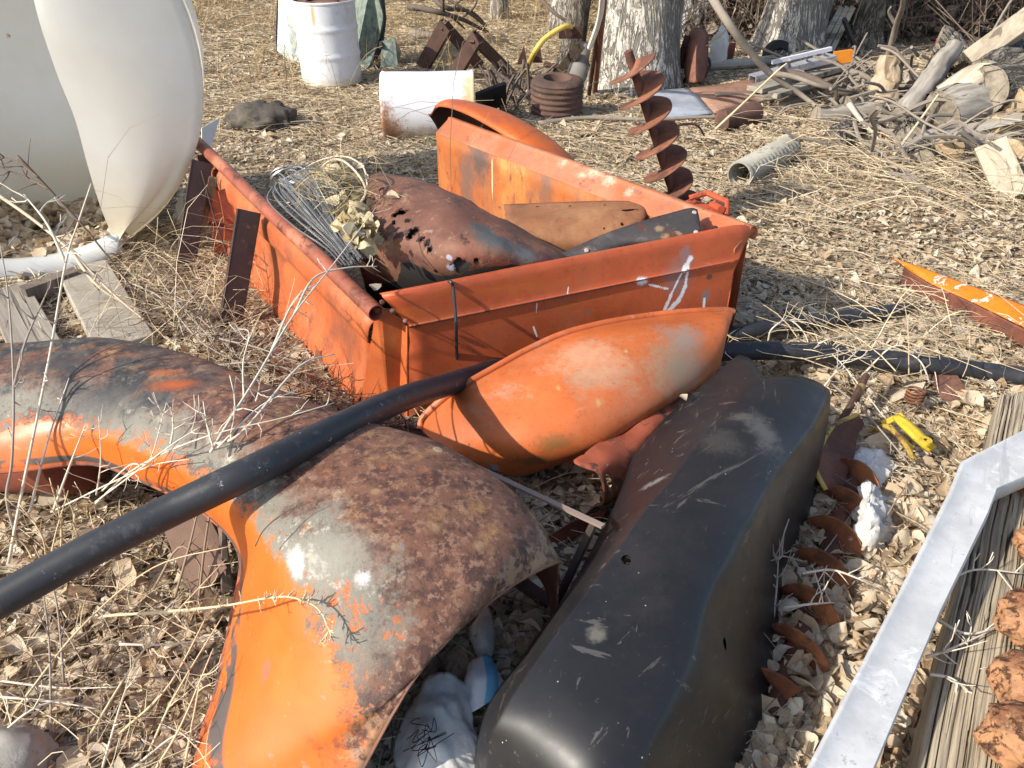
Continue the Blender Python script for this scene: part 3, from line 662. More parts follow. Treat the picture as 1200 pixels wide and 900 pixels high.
# ------------------------------------------------------------------ big front fender
def fender_paint(hit):
    m = Mat('fender_patina', .5, 0, .45)
    su, sv = m.uv(); nz = m.noise(7, 8, .68); nf = m.noise(22, 8, .72); nb = m.noise(3, 4)
    # sv: 0 back, .286 crest, .43 crown, .57 shoulder, .71 side, .857 lip
    n2 = m.noise(45, 6, .75); n13 = m.noise(13, 9, .76)
    edge = m.math('ADD', sv, m.math('MULTIPLY', m.math('SUBTRACT', nz, .5), .26))
    edge = m.math('ADD', edge, m.math('MULTIPLY', m.math('SUBTRACT', nf, .5), .20)); edge = m.math('ADD', edge, m.math('MULTIPLY', m.math('SUBTRACT', n2, .5), .22))
    org = m.mix(m.step(m.noise(4, 5), .3, .7), (.60, .118, .015), (.66, .158, .024))
    org = m.mix(m.step(m.noise(16, 8, .75), .60, .66), org, (.45, .11, .03))
    org = m.mix(m.step(m.noise(28, 6, .7), .66, .69), org, (.27, .2, .16))
    org = m.mix(m.math('MULTIPLY', m.step(m.noise(30, 6, .7, (.1, 1, 1), .4, rot=(.3, .2, R(20))), .63, .67), .6), org, (.66, .30, .14))
    grey = m.mix(nf, (.14, .13, .10), (.27, .25, .20)); grey = m.mix(m.step(n13, .55, .63), grey, (.46, .43, .36)); grey = m.mix(m.step(n2, .58, .66), grey, (.09, .08, .07)); grey = m.mix(m.step(m.noise(19, 7, .75), .60, .66), grey, (.50, .16, .05))
    drk = m.mix(m.step(nf, .4, .6), (.030, .028, .030), (.10, .09, .08)); drk = m.mix(m.step(n13, .56, .62), drk, (.20, .18, .15))
    rust = m.mix(m.step(nf, .40, .57), (.088, .042, .030), (.205, .092, .055)); rust = m.mix(m.step(n2, .52, .60), rust, (.30, .16, .10))
    rust = m.mix(m.math('MULTIPLY', m.step(n13, .51, .64), m.step(m.noise(3.2, 4), .38, .58)), rust, m.mix(n2, (.30, .14, .05), (.50, .29, .13)))
    rust = m.mix(m.step(m.noise(9, 8, .75), .60, .66), rust, (.34, .12, .05)); rust = m.mix(m.step(m.noise(75, 4, .8), .62, .68), rust, (.04, .025, .022)); rust = m.mix(m.step(m.noise(33, 7, .8), .65, .69), rust, (.55, .43, .30))
    # crown: dark scorched paint towards the cab, rust towards the nose
    nose = m.step(m.math('ADD', su, m.math('MULTIPLY', m.math('SUBTRACT', nb, .5), .5)), .25, .48)
    top = m.mix(nose, m.mix(m.step(nz, .46, .56), drk, rust), rust)
    c = m.mix(m.step(edge, .565, .605), grey, org)
    lim = m.math('ADD', edge, m.math('MULTIPLY', m.step(su, .72, 1.0), -.18))
    c = m.mix(m.math('SUBTRACT', 1, m.step(lim, .44, .54)), c, top)
    blk = m.math('MULTIPLY', m.step(edge, .545, .56), m.math('SUBTRACT', 1, m.step(edge, .58, .595)))
    c = m.mix(m.math('MULTIPLY', m.math('MULTIPLY', blk, m.step(nb, .42, .55)), .7), c, (.055, .05, .048))
    # rust eaten in from the front edge
    fe = m.step(m.math('ADD', m.math('ADD', su, m.math('MULTIPLY', m.math('SUBTRACT', nz, .5), .30)), m.math('MULTIPLY', m.step(sv, .58, .8), -.05)), .905, .93)
    c = m.mix(fe, c, m.mix(m.step(nf, .47, .53), rust, m.mix(n13, (.26, .15, .12), (.46, .27, .13))))
    # dark band along the wheel lip
    lp = m.math('MULTIPLY', m.step(sv, .785, .795), m.math('SUBTRACT', 1, m.step(sv, .825, .835)))
    lp = m.math('MULTIPLY', lp, m.step(m.noise(9, 5), .40, .5)); c = m.mix(lp, c, (.10, .085, .08))
    c = m.mix(m.math('MULTIPLY', m.step(sv, .835, .85), .55), c, (.34, .07, .03))
    # lichen rings and bleached bird-lime
    vr = m.math('ADD', m.voro(13), m.math('MULTIPLY', m.math('SUBTRACT', n2, .5), .16)); ring = m.math('MULTIPLY', m.step(vr, .27, .23), m.step(m.noise(4.0, 3), .66, .70)); ring = m.math('MULTIPLY', ring, m.math('SUBTRACT', 1, m.step(edge, .50, .54)))
    c = m.mix(m.math('MULTIPLY', ring, .75), c, m.mix(m.step(vr, .10, .24), (.40, .23, .09), (.58, .44, .26)))
    for q, r in (((346, 655), (.016, .018, .014)), ((350, 668), (.012, .014, .01)), ((425, 678), (.012, .012, .01))):
        c = m.mix(m.math('MULTIPLY', m.spot(hit(*q), r, 1.3, 80, 1.0), .9), c, (.74, .72, .68))
    for q, r, col in (((392, 650), (.055, .045, .05), (.30, .28, .225)), ((120, 470), (.16, .06, .05), (.055, .052, .05)), ((60, 430), (.12, .05, .05), (.05, .048, .05)), ((215, 450), (.09, .03, .03), (.045, .04, .04)), ((312, 787), (.010, .014, .03), (.24, .13, .09)), ((205, 452), (.05, .02, .02), (.5, .11, .02)), ((195, 437), (.04, .012, .02), (.42, .11, .03))):
        c = m.mix(m.math('MULTIPLY', m.spot(hit(*q), r, .7, 22, .9), .8), c, col)
    for q, r in (((440, 577), .012), ((510, 618), .013), ((545, 600), .009), ((462, 640), .008), ((495, 588), .008), ((560, 640), .011)):
        c = m.mix(m.math('MULTIPLY', m.spot(hit(*q), (r*.75, r*.75, r*.75), .7, 70, .9), .5), c, (.46, .31, .15))
    m.color(c)
    rgh = m.math('ADD', m.math('MULTIPLY', m.step(edge, .56, .62), -.22), m.math('ADD', .62, m.math('MULTIPLY', m.math('SUBTRACT', nf, .5), .4))); m.rough(rgh)
    m.bump(m.math('ADD', m.math('MULTIPLY', m.math('ADD', nf, n2), m.math('SUBTRACT', 1, m.step(edge, .55, .62))), m.math('MULTIPLY', ring, .3)), .35, .006)
    return m.m
# ------------------------------------------------------------------ big front fender
def front_fender():
    S = [ # crest, crown, shoulder, lip (pixel, height)
     ((-70, 408, .40), (-70, 450, .42), (-72, 495, .36), (-75, 556, .26)),
     ((30, 402, .42), (30, 440, .44), (28, 486, .38), (25, 550, .27)),
     ((115, 398, .43), (114, 442, .45), (108, 496, .39), (108, 542, .28)),
     ((212, 416, .44), (208, 466, .46), (188, 528, .40), (178, 566, .27)),
     ((305, 452, .45), (295, 508, .47), (258, 566, .41), (240, 600, .25)),
     ((405, 492, .45), (385, 560, .47), (322, 625, .42), (281, 648, .21)),
     ((500, 521, .445), (455, 602, .465), (368, 685, .40), (272, 716, .15)),
     ((570, 562, .42), (520, 645, .435), (408, 752, .36), (256, 800, .08)),
     ((622, 612, .375), (572, 678, .39), (455, 812, .30), (236, 925, .02)),
     ((650, 660, .315), (592, 692, .33), (500, 776, .325), (385, 985, .05))]
    rows = []; L = at(300, 620, 0); L.z = 0
    for i, (a, b, c, d) in enumerate(S):
        A, B_, C_, D_ = at(*a), at(*b), at(*c), at(*d)
        base = Vector((A.x+.03, A.y+.10, max(.0, A.z-.28))); bk = Vector((A.x+.015, A.y+.06, A.z-.08))
        md = C_.lerp(D_, .5)+Vector((-.012, -.02, .012))*(1 if i > 3 else .5)
        inn = D_+Vector((.035, .05, .012)) if i < 9 else D_+Vector((0, .05, 0))
        if i == 9: base = Vector((A.x+.01, A.y+.05, .06)); bk = Vector((A.x+.01, A.y+.03, A.z-.06))
        rows.append([base, bk, A, B_, C_, md, D_, inn])
    t = thing('front_fender', 'big rounded orange truck front fender, rusted brown on top, with its wheel arch open', 'fender', L)
    ob, G = loft('shell', rows, fender_paint, t, 8, 7, .004, .004, 3.5, 180, inner=rusty('fender_inside', (.10, .042, .03), (.05, .028, .024)))
    n = G.shape[1]; lip = [Vector(G[i, 6*7]) for i in range(0, G.shape[0]-8, 2)]
    MB().tube([p+Vector((0, 0, -.002)) for p in lip], .007, 8).build('wheel_lip', patina('lip_paint', (.42, .11, .045), [((.09, .07, .065), 7, .45, .58)], .5), t)
    fr = [Vector(G[-1, j]) for j in range(10, 6*7+1, 2)]
    MB().tube(fr, .0035, 6).build('front_edge', rusty('edge_rust', (.30, .15, .1), (.13, .06, .045)), t)
    mb = MB()
    for a, b in (((110, 545, .25), (60, 600, .05)),): mb.tube(ats(a, b), .012, 6)
    return t
front_fender()
def arch_scrap():
    # the red drum and folded brown sheets seen through the wheel arch
    c = at(45, 600, .0); c = Vector((c.x, c.y+.05, .0))
    M = Matrix.Translation(c+Vector((-.10, .08, .14)))@Matrix.Rotation(R(80), 4, 'Y')@Matrix.Rotation(R(15), 4, 'X')
    ob = MB().lathe([(0, .26), (.10, .26), (.13, .25), (.135, .0), (.13, -.2), (0, -.2)], 28, M).build('rusty_drum', patina('drum_red', (.24, .065, .04), [(RUST, 5, .5, .65)], .55), sharp=40)
    tag(ob, 'small red-brown drum lying in the dark under the big fender', 'drum')
    m = patina('brown_sheet', (.175, .105, .075), [((.11, .065, .05), 5, .48, .64), ((.26, .17, .12), 9, .62, .7)], .7, .3, .2)
    t = thing('folded_sheet', 'folded brown sheet-metal panel standing inside the wheel arch', 'metal panel', at(230, 690, 0))
    MB().poly(ats((180, 590, .19), (212, 578, .22), (268, 665, .08), (228, 706, .0)), .006).build('face', m, t, bevel=.002)
    MB().poly(ats((214, 580, .22), (236, 585, .22), (268, 648, .10), (266, 676, .06)), .006).build('flange', m, t, bevel=.002)
    o = MB().poly(ats((246, 592, .18), (262, 600, .2), (274, 690, .02), (262, 695, .02)), .005).build('metal_strip', plain('grey_brown', (.17, .125, .095), .75)); tag(o, 'narrow grey-brown strip upright behind the folded panel', 'metal strip')
arch_scrap()
# ------------------------------------------------------------------ black hoses
def hose_mat():
    m = Mat('black_poly_pipe', .48, 0, .4); n = m.noise(9, 6, .7); c = m.mix(n, (.018, .019, .022), (.042, .043, .048)); c = m.mix(m.math('MULTIPLY', m.step(m.noise(26, 7, .8), .54, .64), .6), c, (.085, .085, .088))
    c = m.mix(m.step(m.noise(24, 6, .75), .655, .68), c, (.48, .48, .49)); c = m.mix(m.math('MULTIPLY', m.step(m.noise(5, 8, .75), .55, .7), .35), c, (.12, .11, .10))
    m.color(c); m.bump(m.noise(40, 4), .08, .003); m.rough(m.math('ADD', .34, m.math('MULTIPLY', n, .25))); return m.m
HOSE = hose_mat()
hp = ats((-160, 772, .34), (-60, 733, .36), (0, 703, .38), (100, 648, .42), (200, 598, .455), (300, 550, .50), (400, 500, .47), (470, 468, .38), (520, 452, .27), (555, 441, .19), (610, 425, .10), (700, 415, .05), (790, 412, .06), (850, 412, .10), (920, 411, .09), (1000, 417, .07), (1080, 426, .06), (1150, 435, .03), (1230, 446, .035))
tag(MB().tube(smooth_path(hp, 8), .0345, 20, True, 0).build('black_hose', HOSE, sharp=80), 'thick black poly hose running over the big fender and on past the orange wheelbarrow tray', 'hose', 'black hoses')
tag(MB().tube(smooth_path(ats((780, 405, .0), (850, 394, .06), (890, 386, .07), (930, 379, .045), (985, 373, .03), (1040, 366, .02), (1090, 362, -.05)), 6), .032, 18).build('black_hose', HOSE, sharp=80), 'shorter black hose half buried in straw behind the long hose', 'hose', 'black hoses')
# ------------------------------------------------------------------ wheelbarrow tray
def tray():
    rows = [[(494, 503, .10), (502, 512, .10), (522, 528, .09), (550, 541, .07), (578, 551, .045), (596, 558, .01), (612, 556, -.02)],
            [(500, 488, .13), (520, 505, .14), (548, 524, .135), (580, 541, .11), (604, 553, .075), (617, 557, .04), (630, 552, .0)],
            [(530, 462, .20), (552, 480, .22), (590, 508, .21), (622, 528, .175), (648, 541, .13), (657, 543, .09), (664, 538, .05)],
            [(590, 426, .265), (612, 446, .29), (645, 474, .28), (676, 500, .24), (702, 519, .18), (712, 521, .13), (716, 515, .08)],
            [(660, 393, .305), (678, 412, .33), (706, 437, .325), (732, 464, .28), (752, 488, .21), (760, 490, .16), (764, 483, .10)],
            [(725, 376, .32), (738, 394, .345), (758, 414, .34), (776, 438, .29), (790, 464, .22), (796, 467, .17), (799, 458, .11)],
            [(800, 366, .315), (804, 380, .335), (811, 398, .33), (818, 420, .28), (822, 446, .21), (825, 449, .17), (826, 440, .12)],
            [(845, 364, .30), (846, 374, .315), (846, 390, .31), (845, 408, .265), (842, 428, .21), (841, 431, .17), (839, 425, .12)],
            [(860, 366, .285), (857, 375, .29), (853, 388, .285), (849, 402, .25), (845, 418, .21), (843, 420, .17), (840, 415, .12)]]
    for r in rows:
        z0, zb = r[0][2], r[4][2]
        for i, k_, bu in ((1, .95, .022), (2, .66, .035), (3, .30, .030)): r[i] = (r[i][0], r[i][1], z0*k_+zb*(1-k_)+bu)
    L = at(680, 500, 0.0); lo = lambda *p: at(*p)-L
    sp = [((.40, .23, .13), (790, 440), (.10, .06, .06), 1.8, 12, 1.0), ((.33, .22, .14), (800, 425), (.08, .06, .06), 1.8, 14, 1.0), ((.30, .21, .16), (800, 395), (.06, .05, .03), 1.7, 14, 1.0),
          ((.55, .27, .15), (690, 420), (.09, .08, .05), 1.4, 8, .9), ((.30, .12, .035), (650, 520), (.05, .04, .02), 1.6, 16, .6), ((.28, .10, .03), (620, 540), (.06, .04, .02), 1.6, 16, .6)]
    for u, v, z in ((654, 455, .29), (701, 472, .27), (733, 412, .3)):
        sp.append(((.56, .30, .10), (u, v), (.005, .008, .028), 1.5, 45, .8))
    m = lambda hit: patina('tray_orange', (.53, .130, .032), [((.56, .17, .07), 2.2, .48, .68), ((.46, .24, .14), 3.2, .57, .70, (1, 1, 1.4)), ((.38, .22, .10), 9, .62, .70, (1, 1, .5)), ((.25, .08, .03), 17, .68, .73), ((.75, .6, .45), 55, .72, .735)], .55, .4, .12, spots=[(c, hit(*p), *k) for c, p, *k in sp])
    t = thing('wheelbarrow_tray', 'orange steel wheelbarrow tray tipped up with its worn underside showing', 'wheelbarrow tray', L)
    ob, G = loft('pan', [ats(*r) for r in rows], m, t, 7, 6, .004, .003, 4, 180)
    rim = [Vector(p) for p in G[:, 0]]
    MB().tube([p+Vector((-.004, -.004, .004)) for p in rim], .0115, 12).build('rim', patina('rim_orange', (.50, .12, .035), [((.55, .22, .12), 5, .5, .65), (RUST, 12, .58, .66)], .5), t)
tray()
# ------------------------------------------------------------------ black moulded tub
def tub_paint(hit):
    m = Mat('black_moulded_plastic', .36, 0, .5)
    n = m.noise(6, 6, .7); c = m.mix(n, (.008, .008, .0095), (.0155, .0145, .015))
    c = m.mix(m.math('MULTIPLY', m.step(m.noise(3.5, 8, .75), .5, .72), .5), c, (.04, .033, .029))
    c = m.mix(m.math('MULTIPLY', m.step(m.noise(1.6, 5, .6), .42, .62), .5), c, (.025, .0235, .0235))
    for k_, an in ((30, 40), (22, -20), (38, 75)): c = m.mix(m.math('MULTIPLY', m.step(m.noise(k_, 5, .7, (.05, 1, 1), .3, rot=(.2, .1, R(an))), .635, .67), .5), c, (.13, .12, .11))
    c = m.mix(m.math('MULTIPLY', m.step(m.noise(70, 5, .8), .62, .70), .6), c, (.09, .08, .072))
    c = m.mix(m.math('MULTIPLY', m.step(m.voro(38), .075, .03), m.step(m.noise(9, 4), .5, .6)), c, (.5, .48, .46))
    for p, r, col, k in (((895, 508, .34), (.03, .08, .03), (.10, .095, .088), .8), ((700, 745, .37), (.016, .016, .02), (.13, .12, .10), .9), ((770, 565, .33), (.05, .012, .02), (.24, .23, .22), .7), ((845, 520, .34), (.04, .05, .03), (.05, .045, .04), .8), ((870, 490, .33), (.03, .02, .02), (.10, .09, .075), .8)):
        c = m.mix(m.math('MULTIPLY', m.spot(hit(*p), r, 1.3, 18, .7), k), c, col)
    m.color(c)
    m.rough(m.math('ADD', .30, m.math('MULTIPLY', m.noise(11, 6, .7), .30)))
    m.bump(m.math('ADD', m.math('MULTIPLY', m.noise(3, 3), 1.0), m.math('MULTIPLY', m.noise(70, 3), .02)), .25, .02)
    m.hole(m.step(m.math('MAXIMUM', m.spot(hit(*(734, 658)), (.010, .016, .012), .5, 40, .15), m.spot(hit(*(848, 755)), (.008, .012, .014), .4, 40, .15)), .45, .55))
    return m.m
def black_tub():
    S = [[(866, 416, .24), (884, 424, .26), (893, 443, .295), (930, 440, .305), (955, 446, .30), (971, 462, .27), (974, 492, .19), (960, 562, .0)],
         [(806, 466, .22), (836, 482, .29), (846, 489, .32), (895, 481, .335), (930, 484, .33), (952, 505, .30), (960, 540, .2), (944, 612, .0)],
         [(748, 530, .18), (782, 555, .31), (791, 560, .335), (845, 552, .355), (888, 548, .35), (912, 565, .325), (926, 605, .21), (926, 662, .0)],
         [(715, 605, .20), (738, 612, .32), (746, 615, .345), (795, 615, .365), (842, 618, .36), (868, 632, .335), (888, 680, .21), (910, 735, .0)],
         [(672, 680, .20), (683, 687, .325), (692, 690, .35), (750, 690, .375), (806, 688, .365), (838, 704, .335), (868, 760, .21), (908, 792, .0)],
         [(622, 755, .17), (632, 758, .30), (642, 758, .33), (705, 768, .365), (772, 768, .355), (810, 785, .325), (850, 830, .20), (894, 852, .0)],
         [(578, 820, .14), (582, 830, .25), (590, 836, .285), (650, 842, .335), (722, 860, .335), (770, 882, .30), (820, 910, .19), (868, 908, .0)],
         [(560, 872, .08), (566, 876, .17), (574, 880, .205), (632, 905, .26), (690, 940, .27), (735, 955, .24), (785, 965, .15), (830, 962, .0)],
         [(556, 935, .02), (560, 938, .06), (570, 945, .09), (620, 985, .10), (675, 1010, .10), (710, 1015, .09), (745, 1015, .06), (780, 1000, .0)]]
    L = at(780, 700, 0); lo = lambda *p: at(*p)-L
    rows = []
    for r in S:
        L0, La, L1, M_, R1, R2, S1, S2 = ats(*r)
        rows.append([L0, L0.lerp(La, .8), La.lerp(L1, .7), L1.lerp(R1, .06), L1.lerp(R1, .45)+Vector((0, 0, .006)), L1.lerp(R1, .88), R1.lerp(R2, .55)+Vector((0, 0, .003)), R2.lerp(S1, .10), R2.lerp(S2, .45), R2.lerp(S2, .7), S2])
    for i in (2, 4, 6):
        for j in (7, 8, 9): rows[i][j] += Vector((-.012, .002, 0))
    ob, G = loft('black_tub', rows, tub_paint, None, 8, 6, .006, .008, 3.2, 180, loc=L)
    tag(ob, 'long glossy black moulded plastic tub lying upside down on the leaves', 'plastic tub')
black_tub()
# ------------------------------------------------------------------ scrap between tray and tub
def dark_gap():
    rl = lambda hit: patina('channel_red', (.30, .075, .036), [(RUST, 5, .46, .58), ((.06, .036, .03), 9, .52, .60), ((.40, .22, .16), 18, .60, .66)], .6, .35, .3, holes=[(hit(698, 563), (.012, .014, .030), .5, 40, .15), (hit(682, 556), (.006, .008, .02), .8, 40, .15)])
    m = rusty('flap_red', (.30, .075, .036))
    t = thing('channel_rail', 'torn red-orange channel rail with a slot, lying under the wheelbarrow tray', 'channel rail', at(700, 590, 0))
    rows = [ats((672, 540, .19), (676, 545, .195), (700, 555, .18), (708, 590, .10), (690, 600, .04), (676, 606, .01)), ats((702, 520, .18), (707, 523, .185), (728, 536, .17), (736, 566, .10), (722, 580, .05), (706, 586, .01)), ats((742, 498, .185), (747, 501, .19), (764, 511, .17), (770, 535, .10), (758, 548, .05), (744, 552, .01)), ats((780, 472, .19), (784, 474, .19), (796, 482, .17), (800, 500, .10), (790, 510, .05), (780, 512, .01)), ats((812, 450, .19), (816, 452, .19), (824, 457, .17), (826, 472, .10), (820, 480, .05), (812, 482, .01))]
    loft('rail', rows, rl, t, 6, 5, .004, .012, 11, 40)
    o = MB().poly(ats((636, 632, .03), (668, 612, .06), (712, 596, .05), (700, 612, .02), (660, 640, .01)), .004).build('torn_flap', m, t)
    f = thing('angle_frame', 'thin rusty steel rod frame leaning between the fender and the tub', 'rod frame', at(620, 600, 0))
    mm = plain('frame_steel', (.085, .065, .055), .5, .3, 20, .2, .3)
    MB().beam(at(505, 522, .22), at(707, 617, .33), .014, .006).build('top_rod', plain('pale_rod', (.27, .2, .16), .6), f)
    MB().tube(ats((580, 548, .24), (560, 590, .10), (545, 625, .0)), .011, 8).build('leg', mm, f)
    MB().tube(ats((697, 612, .31), (660, 690, .10), (630, 740, .0)), .011, 8).build('leg', mm, f)
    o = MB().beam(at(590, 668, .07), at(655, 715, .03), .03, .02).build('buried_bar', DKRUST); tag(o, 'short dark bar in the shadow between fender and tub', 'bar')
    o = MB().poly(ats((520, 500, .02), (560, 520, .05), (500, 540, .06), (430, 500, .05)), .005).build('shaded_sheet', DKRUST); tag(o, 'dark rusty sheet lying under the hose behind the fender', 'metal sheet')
dark_gap()
# ------------------------------------------------------------------ white litter at the bottom
def crumple(name, rows, mat, label, cat, ku=8, kv=8, dent=.02, ds=9, th=.0012, loc=None):
    ob, G = loft(name, [ats(*r) for r in rows], mat, None, ku, kv, th, dent, ds, 30, True, loc=loc); return tag(ob, label, cat)
def papermat():
    m = Mat('white_film', .5, 0, .3); c = m.mix(m.step(m.noise(7, 7, .7), .55, .72), (.76, .74, .69), (.46, .41, .34)); c = m.mix(m.step(m.noise(26, 4), .68, .72), c, (.25, .2, .16))
    m.color(c); m.translucent(.15, c); m.bump(m.noise(18, 5), .5, .01); return m.m
PAPER = papermat()
crumple('paper_bag', [[(455, 880, .03), (490, 800, .09), (520, 785, .11), (552, 800, .08)], [(470, 930, .05), (500, 850, .11), (535, 830, .10), (560, 862, .06)], [(480, 990, .03), (520, 910, .09), (560, 900, .07), (590, 900, .03)], [(490, 1030, .01), (540, 960, .04), (590, 950, .03), (620, 940, .01)]], PAPER, 'crumpled white paper bag between the fender nose and the black tub', 'paper bag', dent=.020, ds=3.2, ku=12, kv=12)
def bluecup():
    L = at(565, 800, 0); m = Mat('striped_film', .45, 0, .3); su, sv = m.uv()
    k = m.math('MULTIPLY', m.step(sv, .52, .56), m.math('SUBTRACT', 1, m.step(sv, .78, .82)))
    c = m.mix(k, (.66, .68, .70), m.mix(m.noise(12), (.10, .36, .55), (.2, .45, .6))); c = m.mix(m.step(m.noise(9, 6), .58, .72), c, (.38, .35, .3)); m.color(c)
    crumple('blue_striped_wrapper', [[(546, 836, .04), (555, 834, .07), (575, 822, .08), (588, 816, .06)], [(545, 800, .06), (556, 798, .10), (578, 792, .10), (590, 800, .07)], [(548, 776, .05), (556, 772, .08), (572, 770, .09), (586, 792, .06)]], m.m, 'white wrapper with a sky-blue stripe beside the paper bag', 'wrapper', dent=.006)
bluecup()
crumple('white_scrap', [[(548, 742, .03), (556, 764, .04), (562, 778, .03)], [(560, 722, .05), (566, 748, .07), (576, 768, .04)], [(570, 705, .04), (577, 725, .06), (579, 745, .03)]], PAPER, 'torn strip of white film hanging below the fender nose', 'film scrap', dent=.006)
mb = MB()
for i in range(7):
    c = at(random.uniform(488, 510), random.uniform(842, 880), .12); mb.tube(smooth_path([c+Vector((random.gauss(0, .02), random.gauss(0, .02), abs(random.gauss(0, .008)))) for _ in range(6)], 5), .0009, 4)
tag(mb.build('black_thread', plain('thread', (.02, .018, .018), .8)), 'tangle of fine black thread on the white paper bag', 'thread')
crumple('plastic_bag', [[(1000, 600, .03), (1008, 575, .08), (1018, 560, .08), (1030, 565, .03)], [(998, 625, .05), (1010, 600, .12), (1025, 580, .12), (1038, 585, .05)], [(1002, 645, .03), (1018, 630, .09), (1035, 612, .10), (1046, 605, .03)], [(1010, 655, .0), (1030, 648, .03), (1048, 632, .03), (1054, 620, .0)]], PAPER, 'crumpled whitish plastic bag on the leaves beside the galvanised bar', 'plastic bag', dent=.022, ds=10)
crumple('film_strip', [[(990, 545, .02), (1003, 528, .04), (1020, 520, .02)], [(1010, 560, .04), (1022, 540, .07), (1035, 530, .03)], [(1025, 575, .02), (1042, 560, .04), (1052, 545, .01)]], PAPER, 'grey-white strip of film lying above the plastic bag', 'film scrap', dent=.02, ds=14)
# ------------------------------------------------------------------ galvanised bar, timber, rusty lumps
def galv_bar():
    t = thing('galvanised_bar', 'bent galvanised steel channel bar raised above the timber', 'steel bar', at(1050, 800, 0))
    m = Mat('galvanised', .55, .08, .4); n = m.noise(9, 7, .72); nf = m.noise(38, 6, .75)
    c = m.mix(m.step(n, .35, .65), (.50, .495, .48), (.62, .615, .60)); c = m.mix(m.math('MULTIPLY', m.step(m.noise(13, 7, .72, (1, 1, 1), .8), .56, .66), .8), c, (.76, .755, .74)); c = m.mix(m.step(nf, .60, .68), c, (.40, .39, .375)); c = m.mix(m.math('MULTIPLY', m.step(m.noise(26, 6, .7, (.08, 1, 1), .4, rot=(0, 0, R(60))), .62, .66), .5), c, (.36, .35, .34))
    m.color(c); m.rough(m.math('ADD', .42, m.math('MULTIPLY', nf, .3))); m.bump(m.math('ADD', n, nf), .2, .003)
    # left edge, right edge of the top face along the bar
    E = [((905, 985), (990, 985)), ((945, 900), (1026, 900)), ((1042, 715), (1104, 715)), ((1112, 575), (1160, 600)), ((1126, 540), (1170, 572)), ((1195, 505), (1215, 552)), ((1300, 455), (1310, 515))]
    z = [.25, .25, .25, .25, .25, .25, .25]
    rows = []
    for (a, b), h in zip(E, z):
        l, r = at(*a, h), at(*b, h); w = (r-l).normalized()
        rows.append([l+Vector((0, 0, -.045)), l+Vector((0, 0, -.004)), l+w*.004, l+w*.012+Vector((0, 0, .0)), l+w*.017+Vector((0, 0, -.004)), l.lerp(r, .55)+Vector((0, 0, -.004)), r-w*.004+Vector((0, 0, -.003)), r+Vector((0, 0, -.010)), r+Vector((0, 0, -.045))])
    V = [p for r in rows for p in r]; n9 = 9
    mb = MB(); mb.add(V, [(i*n9+j, i*n9+j+1, (i+1)*n9+j+1, (i+1)*n9+j) for i in range(len(rows)-1) for j in range(8)])
    o = mb.build('bar', m.m, t, 60); s = o.modifiers.new('thickness', 'SOLIDIFY'); s.thickness = .004; s.offset = -1
    # the stand it is welded to, out of the picture on either side
    p = at(960, 985, .23); MB().beam(Vector((p.x, p.y-.12, .23)), Vector((p.x-.02, p.y-.12, -.02)), .04, .03, (1, 0, 0)).build('leg', m.m, t)
    p = at(1300, 485, .24); MB().beam(p, Vector((p.x+.03, p.y, -.02)), .04, .03, (1, 0, 0)).build('leg', m.m, t)
galv_bar()
def timber():
    z = .13
    l0, l1 = at(1058, 960, z), at(1172, 462, z); w = Vector((.20, .03, 0))
    m = wood('grey_timber', (.22, .175, .12), (.56, .47, .34), 75, crack=1.0, spotcol=(.40, .33, .16), along=(l1-l0))
    mb = MB(); vs = []; N = 60; A_ = np.linspace(.03, .97, 90); rr = random.Random(4)
    CR = [(rr.uniform(.06, .94), rr.uniform(.006, .016), rr.uniform(.010, .03), rr.uniform(0, 50)) for _ in range(13)]
    for i in range(N+1):
        c = l0.lerp(l1, i/N); s_ = i/N*7
        def dep(a):
            h = .0045*mnoise.noise(Vector((a*22, s_*.5, 2)))+.0022*mnoise.noise(Vector((a*70, s_*.8, 5)))
            for p, w_, d_, sd in CR:
                q = abs(a-(p+.03*mnoise.noise(Vector((s_*.5, sd, 0)))+.008*mnoise.noise(Vector((s_*2.2, sd, 4)))))/w_
                if q < 1: h -= d_*(1-q)*max(0, .55+mnoise.noise(Vector((s_*.45, sd, 9)))*1.3)
            return h
        ring = [(0, -.16), (0, -.02), (.012, -.004)]+[(x, dep(x)) for x in A_]+[(.988, -.004), (1, -.02), (1, -.16)]
        e_ = .006*mnoise.noise(Vector((s_*1.2, 0, 3)))
        for a, b in ring: vs.append(c+w*a+Vector((e_, 0, b)))
    k = len(ring); fs = [(i*k+j, i*k+j+1, (i+1)*k+j+1, (i+1)*k+j) for i in range(N) for j in range(k-1)]+[tuple(range(k)), tuple(N*k+j for j in range(k-1, -1, -1))]
    o = mb.add(vs, fs).build('weathered_timber', m, sharp=40)
    tag(o, 'cracked grey weathered timber lying under the galvanised bar', 'timber')
timber()
m = patina('lump_rust', (.32, .14, .072), [((.42, .22, .11), 9, .46, .58), ((.17, .075, .045), 14, .52, .60), ((.50, .33, .21), 24, .60, .68), ((.10, .05, .035), 34, .54, .62)], .95, .15, 1.0)
LUMPS = [((1203, 560), .075, 'topmost rusty brown lump beside the bend of the galvanised bar'), ((1212, 640), .07, 'darker rusty lump second from the top of the row on the timber'), ((1200, 728), .085, 'round pale-topped rusty lump halfway down the row on the timber'), ((1192, 800), .08, 'rusty lump with a ragged lower rim, second from the bottom of the row'), ((1185, 868), .085, 'big rusty lump low in the row at the right edge'), ((1200, 950), .08, 'lowest rusty lump, cut by the bottom corner of the picture')]
for i, ((u, v), r, lb) in enumerate(LUMPS):
    p = at(u, v, .13+r*.6)
    o = MB().blob(p+Vector((r*.35, 0, 0)), (r*.95, r*.85, r*.62), .20, 1.9, 5, i+2).build('rusty_lump', m, sharp=180); tag(o, lb, 'rusty lump', 'rusty lumps along the timber')
